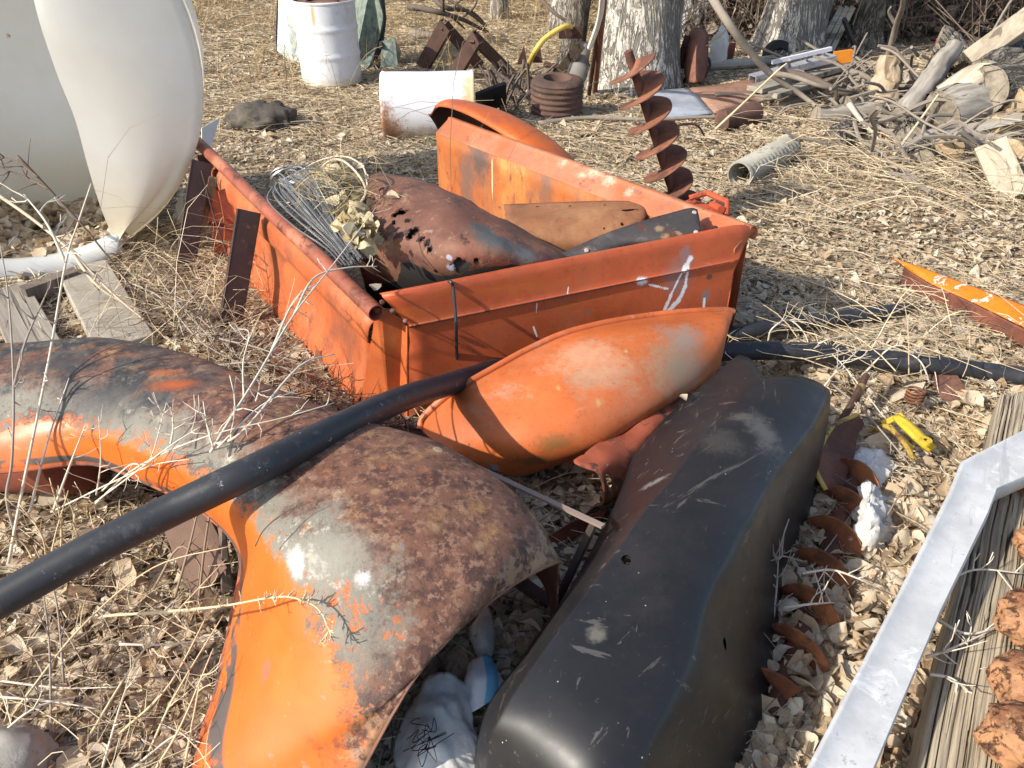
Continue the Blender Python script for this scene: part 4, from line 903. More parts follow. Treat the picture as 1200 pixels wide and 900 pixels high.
# ------------------------------------------------------------------ augers
def auger(name, label, p0, p1, rs, r1, pitch, ph, mat, hand=1, group=None):
    d = (p1-p0); M = Matrix.Translation(p0)@d.to_track_quat('Z', 'Y').to_matrix().to_4x4(); L = d.length
    t = thing(name, label, 'auger', p0, group)
    MB().helix(M, (L-.05)/pitch, L-.05, rs*.6, r1, 26, .006, ph, hand).build('flight', mat, t, 40)
    MB().tube([p0, p1], rs, 14).build('shaft', rusty('shaft_rust', (.17, .075, .05), (.09, .045, .035)), t, 50)
    return t
b0 = at(800, 262, 0.0); b1 = aty(736, 60, b0.y-.05)
auger('steel_auger', 'rusty spiral auger standing upright behind the orange truck bed', b0, b1, .021, .122, .130, 2.6, AUGR, group='rusty augers')
a0 = at(1004, 552, .018); a1 = at(906, 845, -.004)
auger('steel_auger', 'rusty spiral auger half sunk in the leaves beside the black tub', a0, a1, .03, .082, .140, -2.0, rusty('auger_orange', (.34, .13, .055), (.17, .065, .035), extra=[((.5, .36, .24), 26, .62, .68), ((.10, .05, .035), 8, .52, .66)]), group='rusty augers', hand=-1)
# ------------------------------------------------------------------ yellow hitch parts, small finds
def yellow():
    YEL = patina('yellow_paint', (.72, .52, .03), [((.60, .40, .05), 6, .5, .65), (RUST, 15, .64, .7)], .5)
    t = thing('yellow_clamp', 'bright yellow steel clamp with a bolt hole lying among the leaves', 'clamp', at(1066, 520, 0))
    m = YEL
    loft('body', [ats((1046, 489, .085), (1053, 487, .09)), ats((1052, 497, .09), (1064, 493, .10)), ats((1064, 508, .095), (1076, 503, .10)), ats((1078, 522, .07), (1089, 516, .08)), ats((1088, 530, .05), (1097, 523, .06))], m, t, 4, 3, .012, .002, 9, 40)
    MB().beam(at(1034, 497, .06), at(1058, 486, .09), .022, .010).build('cross_bar', m, t, bevel=.003)
    MB().tube(smooth_path(ats((1044, 500, .06), (1056, 512, .075), (1070, 526, .06)), 4), .006, 8).build('side_rod', m, t)
    MB().lathe([(.007, 0), (.018, 0), (.018, .012), (.007, .012)], 16, Matrix.Translation(at(1084, 519, .10))).build('eye', m, t)
    MB().tube(smooth_path(ats((1020, 505, .05), (1040, 500, .09), (1062, 522, .08), (1070, 540, .05)), 4), .008, 8).build('loop', patina('yellow_worn', (.42, .28, .05), [(RUST, 9, .48, .6)], .6), t)
    t = thing('curved_guard', 'curved brown steel guard with a worn yellow edge beside the tub corner', 'guard', at(975, 540, 0))
    rows = [ats((1004, 486, .11), (1008, 490, .10), (1012, 496, .08)), ats((976, 500, .115), (990, 506, .09), (1005, 510, .07)), ats((960, 528, .12), (980, 534, .085), (1000, 536, .065)), ats((957, 552, .10), (976, 556, .07), (994, 552, .055)), ats((968, 574, .07), (980, 574, .055), (990, 566, .05))]
    ob, G = loft('web', rows, rusty('guard_brown', (.20, .085, .055), (.11, .05, .036)), t, 6, 5, .006, .002, 9, 60)
    MB().tube([Vector(p) for p in G[:, 0]], .007, 8).build('edge', patina('edge_yellow', (.55, .37, .08), [(RUST, 10, .5, .6)], .6), t)
    tag(MB().tube(smooth_path(ats((985, 495, .06), (1000, 470, .09), (1015, 440, .10)), 4), .012, 8).build('bent_pipe', rusty('pipe_brown', (.14, .07, .045), (.07, .04, .03))), 'short bent brown pipe above the curved guard', 'pipe')
    tag(MB().tube(smooth_path(ats((1003, 468, .08), (1010, 452, .10)), 3), .013, 10).build('brass_fitting', patina('old_brass', (.30, .21, .07), [((.12, .08, .04), 8, .5, .62)], .5, metallic=.3)), 'dull yellow brass fitting beside the bent brown pipe', 'fitting')
    mb = MB(); c = at(1070, 470, .05)
    for k in range(4): mb.tube([c+Vector((.028*math.cos(a), .028*math.sin(a), .012*k+.012*a/6.28)) for a in np.linspace(0, 6.28, 16)], .004, 6)
    tag(mb.build('coil_spring', rusty('spring_rust', (.32, .14, .06), (.14, .06, .04))), 'small rusty coil spring behind the yellow clamp', 'spring')
    tag(MB().poly(ats((1052, 425, .02), (1090, 440, .03), (1105, 468, .02), (1140, 470, .015), (1120, 436, .03)), .006).build('rust_plate', rusty('plate_rust', (.24, .12, .08), (.15, .07, .05))), 'flat rusty plate half under the straw behind the yellow clamp', 'plate')
yellow()
def orange_blade():
    L = at(1120, 350, 0); t = thing('orange_scraper', 'bright orange angled steel blade with chipped white paint, on the leaves', 'blade', L)
    m = patina('blade_orange', (.70, .19, .012), [((.80, .78, .74), 11, .55, .58), ((.45, .11, .02), 7, .64, .7), (RUST, 20, .68, .72)], .42, .5, .1)
    T = ats((1043, 302, .10), (1080, 314, .105), (1130, 332, .11), (1200, 358, .115), (1310, 400, .12)); Bm = ats((1060, 313, .08), (1092, 333, .08), (1135, 352, .08), (1200, 384, .08), (1310, 436, .08))
    rows = [[a, a.lerp(b, .5)+Vector((0, 0, .004)), b] for a, b in zip(T, Bm)]
    loft('top_flange', rows, m, t, 5, 4, .006, .002, 5, 40)
    rows = [[b+Vector((0, 0, -.004)), b+Vector((.005, .008, -.035)), b+Vector((.01, .02, -.085))] for b in Bm]
    loft('face', rows, rusty('blade_back', (.22, .085, .055), (.15, .06, .045)), t, 5, 4, .005, .002, 5, 40)
orange_blade()
def tire_piece():
    c = at(1262, 440, .0)+Vector((.02, .0, .07)); M = Matrix.Translation(c)@Matrix.Rotation(R(70), 4, 'X')@Matrix.Rotation(R(25), 4, 'Y')
    prof = [(.115, -.045), (.15, -.062), (.185, -.055), (.20, -.03), (.203, 0), (.20, .03), (.185, .055), (.15, .062), (.115, .045), (.115, -.045)]
    t = thing('tyre', 'black treaded tyre at the right edge beyond the timber end', 'tyre', c-Vector((0, 0, .1)))
    m = plain('tyre_rubber', (.035, .034, .033), .8, .4, 20, .4)
    MB().lathe(prof, 40, M).build('casing', m, t, 60)
    mb = MB()
    for k in range(30):
        a = 2*math.pi*k/30
        for s in (-1, 1):
            p0 = M@Vector((.206*math.cos(a), .206*math.sin(a), s*.006)); p1 = M@Vector((.20*math.cos(a+.12), .20*math.sin(a+.12), s*.05)); ax = (M.to_3x3()@Vector((math.cos(a), math.sin(a), 0)))
            mb.beam(p0, p1, .018, .012, ax)
    mb.build('tread', m, t)
tire_piece()
# ------------------------------------------------------------------ white plastic tank, cut open
def tank():
    ax = Vector((-.30, .954, 0)).normalized(); rt = Vector((.954, .30, 0)).normalized(); up = Vector((0, 0, 1))
    foot = at(40, 318, 0.0); r = .90
    c = foot+up*(r-.02); c -= rt*.0
    P = lambda a, rr, d=0.0: c+rt*(rr*math.sin(a))+up*(rr*math.cos(a))+ax*d
    t = thing('plastic_tank', 'huge white plastic water tank lying on its side with the front end sawn open', 'water tank', Vector((c.x, c.y, 0)))
    m = Mat('white_polyethylene', .42, 0, .4); n = m.noise(2.2, 6, .6); x_, y_, z_ = m.xyz()
    c0 = m.mix(m.step(n, .35, .65), (.88, .87, .82), (.83, .81, .74))
    c0 = m.mix(m.math('MULTIPLY', m.math('SUBTRACT', 1, m.step(m.math('ADD', z_, m.math('MULTIPLY', m.math('SUBTRACT', m.noise(5, 6), .5), .35)), .0, .62)), .75), c0, (.66, .56, .36))
    c0 = m.mix(m.step(m.noise(9, 8, .75), .68, .76), c0, (.55, .47, .34)); m.color(c0); m.translucent(.32, c0); m.bump(m.noise(1.5, 2), .15, .02)
    m = m.m
    # front end: the part of the disc right of the saw cut, with a rounded rim
    cut = []
    def hit(u, v):    # point of the front plane seen at u, v
        d = ray(u, v); o = Vector((0, 0, CAM_H)); k = (c-o).dot(ax)/d.dot(ax); return o+d*k
    cutp = [hit(*q) for q in ((30, -110), (36, -40), (42, 10), (66, 85), (88, 140), (103, 195), (117, 240), (128, 268), (136, 289))]
    rows = []
    k = len(cutp)
    for i, q in enumerate(cutp):
        w = q-c; aq = math.atan2(w.dot(rt), w.dot(up)); dq = w.length
        a0 = math.radians(8)+(math.radians(150)-math.radians(8))*i/(k-1)
        e = P(a0, r-.06, -.0)
        row = [q.lerp(e, s)-ax*.03*math.sin(math.pi*s) for s in (0, .2, .4, .6, .8, 1)]
        row += [P(a0, r-.02, .012), P(a0, r, .06), P(a0, r, .16)]
        rows.append(row)
    loft('end_wall', rows, m, t, 5, 4, 0, .002, 2, 60)
    # barrel: side, floor and roof seen from inside
    rows = []
    for a in np.radians(np.linspace(-180, 180, 25)):
        g = .10 if abs(a) < 2.6 else .0
        rows.append([P(a, r, .05), P(a, r, .3), P(a, r, .6), P(a, r-.01, .82)])
    loft('barrel', rows, m, t, 3, 3, 0, 0, 3, 60)
    rows = []
    for a in np.radians(np.linspace(-180, 180, 25)):
        rows.append([P(a, rr, .82+.04*(1-rr/r)) for rr in (r-.01, r*.8, r*.5, r*.2, .01)])
    loft('back_wall', rows, m, t, 3, 3, 0, .01, 2, 60)
    # rolled lower lip of the opening
    lip = [P(a, r-.015, .0) for a in np.radians(np.linspace(153, 240, 24))]
    rows = [[p+up*.06+ax*.03, p+up*.05-ax*.01, p-ax*.035, p-up*.035-ax*.02, p-up*.05+ax*.03] for p in lip]
    loft('lower_lip', rows, plain('grey_lip', (.50, .51, .50), .55, .15, 6), t, 2, 3, .008, .003, 4, 60)
    rows = [[P(a, r*.86, d)+up*.04*math.sin(3*d+a*2) for d in (.10, .45, .8, .98)] for a in np.radians(np.linspace(158, 192, 9))]
    n_ = 900
    q = [P(math.radians(RNG.uniform(152, 208)), r-.03, RNG.uniform(.04, .78)) for _ in range(n_)]
    V, F = leaf_mesh(np.array([p.x for p in q]), np.array([p.y for p in q]), np.array([p.z for p in q]), RNG.lognormal(math.log(.065), .3, n_), .5, .05)
    mass('tank_leaves', V, F, LEAF, 'stuff', 'dead leaves blown into the bottom of the white tank', 'leaves')
    return c, rt, ax
tank()
tag(MB().poly(ats((236, 150, .22), (257, 138, .25), (247, 172, .10), (236, 200, .0)), .004).build('white_offcut', plain('offcut', (.66, .67, .66), .5, .1)), 'pointed white plastic offcut between the tank and the orange rail', 'offcut')
tag(MB().poly(ats((206, 240, .12), (214, 228, .16), (215, 262, .03), (208, 258, .02)), .004).build('white_offcut', plain('offcut', (.62, .64, .64), .5, .1)), 'small pale plastic scrap under the rim of the white tank', 'offcut')
# ------------------------------------------------------------------ drums
def drum_profile(r, h):
    p = [(0, .0), (r-.01, 0), (r, .012), (r, .02)]
    for k in range(1, 40):
        z = h*k/40; b = .010*(math.exp(-((z-h*.36)/.016)**2)+math.exp(-((z-h*.68)/.016)**2)); p.append((r-.004+b, z))
    return p+[(r, h-.02), (r+.005, h-.008), (r, h), (r-.012, h)]
def drums():
    p = at(390, 96, 0); r, h = .262, .665
    t = thing('steel_drum', 'upright white steel drum with a rusty lid and a rust streak', 'drum', p)
    wp = patina('drum_white', (.78, .79, .81), [((.62, .60, .55), 3, .58, .72), ((.55, .38, .2), 9, .70, .76)], .4, .5, .05, var=.04, spots=[((.62, .42, .20), (r*math.cos(-1.75), r*math.sin(-1.75), .57), (.014, .05, .10), .5, 20, .8), ((.62, .58, .48), (0, 0, .03), (.6, .6, .035), .5, 12, .8)])
    MB().lathe(drum_profile(r, h), 48, Matrix.Translation(p), .006).build('body', wp, t, 60)
    MB().lathe([(r-.012, h-.002), (r-.014, h-.018), (r*.6, h-.016), (0, h-.014)], 40, Matrix.Translation(p)).build('lid', rusty('lid_rust', (.27, .13, .095), (.19, .09, .065)), t)
    MB().tube([p+Vector((.13*math.cos(a), .13*math.sin(a)-.05, h-.008)) for a in np.linspace(0, 4.4, 16)], .008, 6).build('lid_ring', DKRUST, t)
    a, b = at(449, 160, 0), at(556, 158, 0); d = (b-a).normalized(); L = (b-a).length; r = .235
    M = Matrix.Translation(Vector((a.x, a.y+.10, r-.06)))@d.to_track_quat('Z', 'Y').to_matrix().to_4x4()
    t = thing('steel_drum', 'white steel drum lying on its side, rust eating its ends', 'drum', (a+b)/2)
    L0 = Vector(t['_loc']); pl = lambda u, v, z: at(u, v, z)-L0
    wp = patina('drum_white_lying', (.80, .80, .82), [((.62, .45, .28), 5, .66, .74)], .4, .5, .05, var=.04, spots=[((.36, .17, .08), Vector((a.x+.03, a.y-.11, .08))-L0, (.10, .12, .15), 1.2, 12, .5), ((.30, .13, .06), Vector((a.x+.05, a.y-.11, .03))-L0, (.14, .12, .07), 1.3, 14, .5), ((.62, .48, .28), Vector((b.x-.02, b.y-.10, .2))-L0, (.05, .2, .3), 1.0, 16, .6), ((.55, .36, .15), pl(552, 115, .30), (.04, .15, .16), .9, 14, .8), ((.5, .42, .34), pl(505, 164, .03), (.25, .2, .05), 1.0, 14, .8), ((.66, .52, .30), pl(492, 125, .3), (.02, .1, .14), .6, 12, .8)])
    MB().lathe([(0, 0), (r-.01, 0), (r, .012)]+[(r-.004, L*k/20) for k in range(1, 20)]+[(r, L-.02), (r+.005, L-.008), (r, L), (r-.012, L)], 40, M, .02).build('body', wp, t, 60)
    MB().lathe([(r-.012, L-.002), (r-.014, L-.018), (r*.5, L-.015), (0, L-.014)], 36, M).build('lid', rusty('lid_rust2', (.27, .13, .095), (.19, .09, .065)), t)
    tag(MB().poly(ats((557, 108, .26), (592, 95, .30), (592, 120, .05), (557, 131, .0)), .02).build('black_board', plain('black_board', (.02, .02, .024), .5)), 'black board standing against the end of the lying white drum', 'board')
    # corrugated rusty drum
    p = at(652, 134, 0); r, h = .195, .27
    prof = [(0, 0), (r, 0)]+[(r+.006*math.sin(k*2*math.pi/5), h*k/33) for k in range(31)]+[(r-.01, h*.96), (r-.04, h), (r*.55, h+.004), (r*.52, h-.01), (r*.5, h-.12), (0, h-.13)]
    o = MB().lathe(prof, 44, Matrix.Translation(p)@Matrix.Rotation(R(4), 4, 'X'), .01).build('ribbed_drum', rusty('ribbed_rust', (.15, .088, .066), (.085, .055, .045)), sharp=60)
    tag(o, 'rusty ribbed round drum with a hole in its top, left of the massive trunk', 'drum')
drums()
# ------------------------------------------------------------------ car glass behind the upright drum
def glass():
    m = Mat('old_windscreen', .12, 0, .5); n = m.noise(14, 7, .75, (.5, 3, 1), rot=(0, R(30), 0))
    c = m.mix(m.step(n, .35, .65), (.10, .145, .13), (.30, .34, .28)); m.color(c); m.rough(m.math('ADD', .1, m.math('MULTIPLY', n, .2)))
    fr = plain('glass_rubber', (.02, .021, .024), .6)
    for name, lb, pts in (('windscreen', 'greenish car windscreen propped up behind the left side of the white drum', ((328, -30, .75), (362, -40, .80), (372, 74, .03), (344, 74, .0), (325, 60, .05))),
                          ('windscreen', 'greenish car windscreen with black rubber edge right of the upright white drum', ((414, -40, .80), (436, -25, .75), (450, 18, .45), (444, 50, .2), (432, 80, .0), (414, 80, .0)))):
        q = ats(*pts); t = thing(name, lb, 'windscreen', Vector((q[-1].x, q[-1].y, 0)), 'old car windscreens')
        MB().poly(q, .006).build('pane', m.m, t); MB().tube(smooth_path(q+[q[0]], 4), .012, 6).build('edging', fr, t)
    o = MB().poly(ats((448, 48, .22), (462, 44, .25), (470, 60, .10), (466, 78, .0), (446, 79, .0)), .006).build('window_glass', m.m); tag(o, 'small teal pane of car glass leaning beside the windscreen', 'window glass')
    o = MB().poly(ats((441, -20, .62), (449, -18, .64), (453, 22, .35), (449, 55, .18), (441, 72, .0), (438, 40, .25)), .02).build('black_strip', fr); tag(o, 'black rubber strip between the two right panes of glass', 'rubber strip')
glass()
# ------------------------------------------------------------------ rusty steel angle frames
def trestle(lb, a, b, c, w):
    t = thing('steel_trestle', lb, 'steel frame', Vector(((a.x+c.x)/2, (a.y+c.y)/2, 0)), 'rusty steel frames in the grass')
    m = patina('trestle_rust', (.105, .06, .048), [((.06, .038, .034), 6, .5, .64), ((.19, .10, .065), 12, .62, .7)], .75, .3, .2)
    MB().channel(b, a, w, .05, .01, (0, -1, .5)).build('leg', m, t); MB().channel(b+Vector((0, .03, 0)), c, w*.75, .05, .01, (0, -1, .5)).build('leg', m, t)
trestle('rusty steel angle frame lying tipped in the grass, farther of the pair', at(493, 80, 0), at(521, 30, .42), at(564, 78, .02), .13)
trestle('rusty steel angle frame lying tipped in the grass, nearer of the pair', at(529, 91, 0), at(557, 44, .42), at(602, 88, .0), .12)
# ------------------------------------------------------------------ trees
def bark(name, a, b, sc=7, along=None):
    m = Mat(name, .9, 0, .15)
    rot = tuple(Vector(along).to_track_quat('Z', 'Y').to_euler()) if along is not None else (0, 0, 1e-4)
    def furrow(scale, st, w, dist):
        n = m.noise(scale, 4, .62, (1, 1, st), dist, rot=rot); return m.step(m.math('ABSOLUTE', m.math('SUBTRACT', n, .5)), w*.15, w)
    f1 = furrow(sc*.62, .13, .045, .6); f2 = furrow(sc*1.2, .22, .040, 1.0); f3 = furrow(sc*.9, .55, .020, 1.2)
    keep = m.step(m.noise(sc*.5, 4), .42, .60)
    cr = m.math('MULTIPLY', f1, m.math('MAXIMUM', f2, m.math('MULTIPLY', keep, .8))); cr = m.math('MULTIPLY', cr, m.math('MAXIMUM', f3, .45))
    n = m.noise(26, 8, .75, (1, 1, .4), rot=rot); d = m.noise(2.0, 4)
    c = m.mix(m.step(n, .3, .7), a, b); c = m.mix(m.math('MULTIPLY', m.step(d, .45, .7), .5), c, tuple(x*.6 for x in a)); c = m.mix(m.math('MULTIPLY', m.math('SUBTRACT', 1, cr), .9), c, tuple(x*.33 for x in a))
    m.color(c); m.bump(m.math('ADD', cr, m.math('MULTIPLY', n, .5)), 1.0, .025); return m.m
BARK = bark('grey_bark', (.47, .43, .36), (.68, .635, .555), 13); BARKD = bark('dark_bark', (.20, .175, .14), (.36, .32, .265), 15)
def tree(label, base, lean, r, h, mat, flare=1.3, seed=0, limbs=6, roots=True):
    rr = random.Random(seed); t = thing('bare_tree', label, 'tree', Vector((base.x, base.y, 0)), 'bare cottonwood trees')
    n = 28; ks = 26; vs = []; fs = []; top = Vector((lean[0], lean[1], h)); axis = []
    for i in range(ks):
        s = i/(ks-1); s2 = s**1.8; z = h*s2
        c = Vector((base.x, base.y, -.05))+Vector((lean[0]*s2, lean[1]*s2, z)); axis.append((c, s2))
        for j in range(n):
            a = 2*math.pi*j/n; f = 1+(flare-1)*math.exp(-z/.22)*(1+.55*math.sin(a*5+seed)+.3*math.sin(a*3+seed*2))
            rad = r*(1-.55*s2)*f*(1+.07*mnoise.noise(Vector((math.cos(a)*1.6, math.sin(a)*1.6, z*.8+seed)))+.025*mnoise.noise(Vector((math.cos(a)*6, math.sin(a)*6, z*2+seed))))
            vs.append(c+Vector((math.cos(a)*rad, math.sin(a)*rad, 0)))
    fs = [(i*n+j, i*n+(j+1) % n, (i+1)*n+(j+1) % n, (i+1)*n+j) for i in range(ks-1) for j in range(n)]+[tuple((ks-1)*n+j for j in range(n))]
    MB().add(vs, fs).build('trunk', mat, t, 180)
    mb = MB()
    def grow(p, d, L, rad, lev):
        pts = [p]; 
        for k in range(5):
            d = (d+Vector((rr.gauss(0, .16), rr.gauss(0, .16), rr.gauss(.06, .1)))).normalized(); pts.append(pts[-1]+d*L/5)
        mb.tube(pts, [rad*(1-.14*k) for k in range(6)], 6 if lev else 10)
        if lev < 3:
            for k in range(4 if lev else 5):
                q = pts[rr.randint(2, 5)]; d2 = (d+Vector((rr.gauss(0, .7), rr.gauss(0, .7), rr.gauss(.15, .4)))).normalized(); grow(q, d2, L*rr.uniform(.5, .7), rad*.45, lev+1)
    for k in range(limbs):
        s = rr.uniform(.45, 1); c = Vector((base.x+lean[0]*s, base.y+lean[1]*s, h*s)); a = rr.uniform(0, 6.28)
        grow(c, Vector((math.cos(a), math.sin(a), rr.uniform(.3, 1))).normalized(), rr.uniform(1.8, 3.2), r*.32, 0)
    mb.build('crown', BARKD, t, 180)
tb = at(748, 112, 0); tree('massive pale grey cottonwood trunk with deeply furrowed bark, right behind the auger', Vector((tb.x, tb.y+.36, 0)), (.15, .5), .37, 5.5, BARK, 1.22, 3, 7)
tb = at(660, 92, 0); tree('thin grey tree leaning against the massive trunk on its left', Vector((tb.x+.05, tb.y+.1, 0)), (.55, .4), .105, 4.2, BARKD, 1.5, 5, 4)
tb = at(652, 42, 0); tree('mid-grey tree trunk farther back behind the yellow hose', Vector((tb.x+.08, tb.y+.2, 0)), (.2, .3), .17, 5, BARK, 1.2, 8, 4)
tb = at(585, 22, 0); tree('slender far tree trunk standing alone in the tan grass', tb, (.0, .3), .11, 5, BARK, 1.2, 9, 4)
tb = at(930, 68, 0); tree('pale cottonwood trunk leaning right behind the aluminium rail', Vector((tb.x, tb.y+.3, 0)), (.9, .4), .32, 5.5, BARK, 1.25, 12, 6)
tb = at(822, 52, 0); tree('blurred bluish-grey trunk between the two pale cottonwoods', Vector((tb.x, tb.y+.5, 0)), (-.1, .3), .27, 5, bark('blue_grey_bark', (.30, .30, .29), (.50, .50, .49)), 1.2, 14, 5)
tb = at(1018, 62, 0); tree('grey ragged trunk right of the leaning slats', Vector((tb.x, tb.y+.2, 0)), (.15, .2), .13, 4, BARKD, 1.6, 17, 4)
tb = at(682, 5, 0); tree('dark far trunk behind the thin leaning tree', Vector((tb.x, tb.y+.2, 0)), (.1, .2), .16, 5, BARKD, 1.2, 19, 4)
tb = at(455, 2, 0); tree('far grey trunk beyond the windscreens', Vector((tb.x, tb.y+.2, 0)), (-.1, .2), .13, 5, BARK, 1.2, 23, 4)
# ------------------------------------------------------------------ things round the big tree
ROD = rusty('rod_rust', (.26, .105, .06), (.15, .07, .05))
for lb, a, b, rr in (('rusty steel rod leaning on the left side of the massive trunk, the redder one', (711, -30, 1.0), (697, 108, 0), .022), ('rusty steel rod leaning on the massive trunk, the browner one', (704, 10, .75), (690, 112, 0), .018)):
    tag(MB().tube(ats(a, b), rr, 8).build('steel_rod', ROD if 'redder' in lb else DKRUST), lb, 'rod', 'rods leaning on the massive trunk')
tag(MB().tube(smooth_path(ats((708, -30, 1.02), (703, 20, .7), (691, 56, .45)), 4), [.02]*9, 6).build('peeled_stick', plain('peeled', (.70, .66, .60), .7)), 'white peeled stick against the left edge of the massive trunk', 'stick')
tag(MB().tube(smooth_path(ats((612, 92, .0), (618, 80, .10), (626, 62, .28), (640, 44, .40), (662, 31, .48), (672, 33, .45)), 5), .022, 10).build('yellow_hose', plain('yellow_rubber', (.62, .45, .10), .5)), 'yellow hose arching up out of the grass near the thin tree', 'hose')
tag(MB().beam(at(655, 38, .42), at(682, 38, .42), .06, .09).build('rusty_block', DKRUST), 'rusty steel block jutting from the thin leaning tree', 'steel block')
tag(MB().beam(at(654, 90, .0), at(680, 53, .35), .09, .03, (0, -1, .3)).build('dark_plank', wood('dark_plank_wood', (.05, .037, .028), (.13, .10, .075))), 'dark plank leaning left of the thin tree', 'plank')
tag(MB().tube(ats((638, 76, .10), (664, 79, .10)), .022, 8).build('dark_stick', DKRUST), 'short dark stick behind the ribbed drum', 'stick')
tag(MB().lathe([(.03, 0), (.09, .02), (.10, .08), (.09, .16), (.06, .2), (.055, .34), (.0, .35)], 20, Matrix.Translation(at(675, 98, 0))@Matrix.Rotation(R(12), 4, 'Y')).build('grey_pipe_elbow', plain('grey_iron', (.20, .19, .175), .7)), 'grey iron pipe fitting at the foot of the thin tree', 'pipe fitting')
def shovel():
    t = thing('rusty_seat_pan', 'rusty rounded steel plate on a bracket standing right of the massive trunk', 'steel plate', at(812, 96, 0))
    rows = [ats((806, 96, .06), (815, 97, .08), (824, 95, .06)), ats((802, 78, .15), (815, 78, .19), (828, 78, .15)), ats((804, 55, .28), (816, 55, .33), (829, 55, .28)), ats((808, 40, .37), (818, 40, .41), (829, 41, .37)), ats((814, 35, .41), (819, 34, .42), (824, 35, .41))]
    loft('plate', rows, rusty('plate_red_rust', (.28, .125, .085), (.19, .09, .065)), t, 4, 4, .02, .003, 5, 50)
    MB().tube(smooth_path(ats((799, 80, .12), (800, 60, .26), (806, 42, .38)), 3), .025, 8).build('backing', DKRUST, t)
    MB().tube(smooth_path(ats((800, 98, .0), (806, 90, .08), (820, 96, .06), (832, 76, .15), (826, 64, .2)), 3), .014, 6).build('bracket', DKRUST, t)
    MB().tube(ats((798, 55, .30), (830, 51, .32)), .006, 5).build('wire', DKRUST, t)
shovel()
m = patina('bare_sheet', (.62, .65, .70), [((.45, .48, .52), 4, .5, .65), ((.40, .25, .15), 6, .64, .72)], .35, .5, .1, metallic=.4)
tag(loft('silver_sheet', [ats((750, 110, .07), (778, 106, .075), (806, 103, .07)), ats((760, 122, .08), (790, 119, .07), (822, 117, .06)), ats((772, 139, .03), (802, 137, .03), (836, 133, .03))], m, None, 4, 4, .01, .006, 4)[0], 'shiny silver sheet of metal on the ground right of the massive trunk', 'metal sheet')
tag(loft('rusty_sheet', [ats((808, 104, .065), (845, 99, .08), (884, 92, .07)), ats((823, 117, .06), (858, 112, .08), (900, 103, .06)), ats((837, 133, .03), (866, 126, .05), (906, 116, .03))], rusty('sheet_rust', (.36, .21, .14), (.26, .13, .085)), None, 4, 4, .01, .008, 4)[0], 'rusty brown sheet of metal joining the silver sheet on the ground', 'metal sheet')
tag(MB().tube(ats((846, 141, .06), (886, 131, .08)), .075, 22, True).build('rusty_pipe', rusty('pipe_rust', (.15, .08, .06), (.09, .055, .045))), 'short thick rusty pipe lying in front of the rusty sheet', 'pipe')
tag(MB().lathe([(0, 0), (.07, 0), (.075, .18), (.0, .18)], 16, Matrix.Translation(at(850, 74, 0))).build('red_can', patina('can_red', (.40, .07, .04), [(RUST, 5, .5, .62)], .5)), 'rust-red can standing in the leaves behind the rusty plate', 'can')
tag(MB().blob(at(846, 62, .18)+Vector((0, .12, 0)), (.08, .06, .2), .3, 2, 3, 4).build('pale_rag', PAPER), 'pale rag hanging above the rust-red can', 'rag')
tag(MB().tube(smooth_path(ats((820, 78, .03), (848, 76, .06), (885, 73, .05), (905, 70, .03)), 3), .045, 10).build('pale_log', wood('pale_log_wood', (.36, .31, .25), (.55, .49, .41), 20, (.08, 1, 1))), 'pale straight log lying behind the rusty plate', 'log')
def culvert():
    a, b = at(866, 205, .07), at(925, 172, .07); d = b-a; M = Matrix.Translation(a)@d.to_track_quat('Z', 'Y').to_matrix().to_4x4(); L = d.length
    prof = [(.075+.006*math.sin(k*1.5708), L*k/60) for k in range(61)]; prof += [(r-.008, h) for r, h in reversed(prof)]; prof.append(prof[0])
    tag(MB().lathe(prof, 28, M, .03).build('corrugated_pipe', patina('zinc', (.36, .34, .28), [((.24, .22, .18), 6, .5, .65), ((.5, .44, .34), 9, .58, .7)], .7, .3, .2)), 'short grey corrugated pipe with an open end, half buried in leaves', 'pipe')
culvert()
# ------------------------------------------------------------------ boards, rail and wheel behind
GW = wood('grey_board', (.20, .175, .14), (.45, .41, .34), 20, (.06, 1, 1)); GW2 = wood('brown_board', (.16, .12, .085), (.36, .29, .21), 20, (.06, 1, 1))
t = thing('aluminium_rail', 'shiny aluminium rail on the heap of boards', 'rail', at(930, 80, 0))
MB().channel(at(882, 88, .16), at(976, 64, .26), .10, .05, .01).build('beam', patina('aluminium', (.66, .68, .74), [((.45, .46, .52), 4, .5, .65)], .3, .5, .05, metallic=.5), t)
MB().beam(at(905, 73, .26), at(974, 57, .34), .03, .03).build('top_bar', plain('white_bar', (.66, .67, .72), .4), t)
for u, v in ((925, 72), (945, 67), (965, 62)): MB().tube([at(u, v+6, .2), at(u, v-2, .3)], .012, 6).build('strut', plain('strut_grey', (.3, .3, .32), .5), t)
tag(MB().beam(at(977, 68, .22), at(998, 65, .24), .04, .10).build('orange_reflector', plain('reflector_orange', (.72, .25, .03), .4)), 'orange reflector block at the end of the aluminium rail', 'reflector')
for i, (a, b, w, lb) in enumerate((((884, 105, .10), (992, 76, .16), .16, 'broad grey board under the aluminium rail'), ((893, 117, .05), (985, 88, .10), .14, 'grey board below the broad one in the heap'), ((905, 112, .12), (958, 96, .14), .09, 'short grey board on top of the heap'), ((912, 122, .03), (945, 112, .05), .14, 'short dark grey board at the front of the heap'))):
    tag(MB().beam(at(*a), at(*b), w, .04).build('old_board', GW if i % 2 == 0 else GW2, bevel=.004), lb, 'board', 'boards heaped behind the silver sheet')
tb = at(916, 72, 0); M = Matrix.Translation(Vector((tb.x, tb.y+.1, .0)))@Matrix.Rotation(R(62), 4, 'X')@Matrix.Rotation(R(20), 4, 'Y')
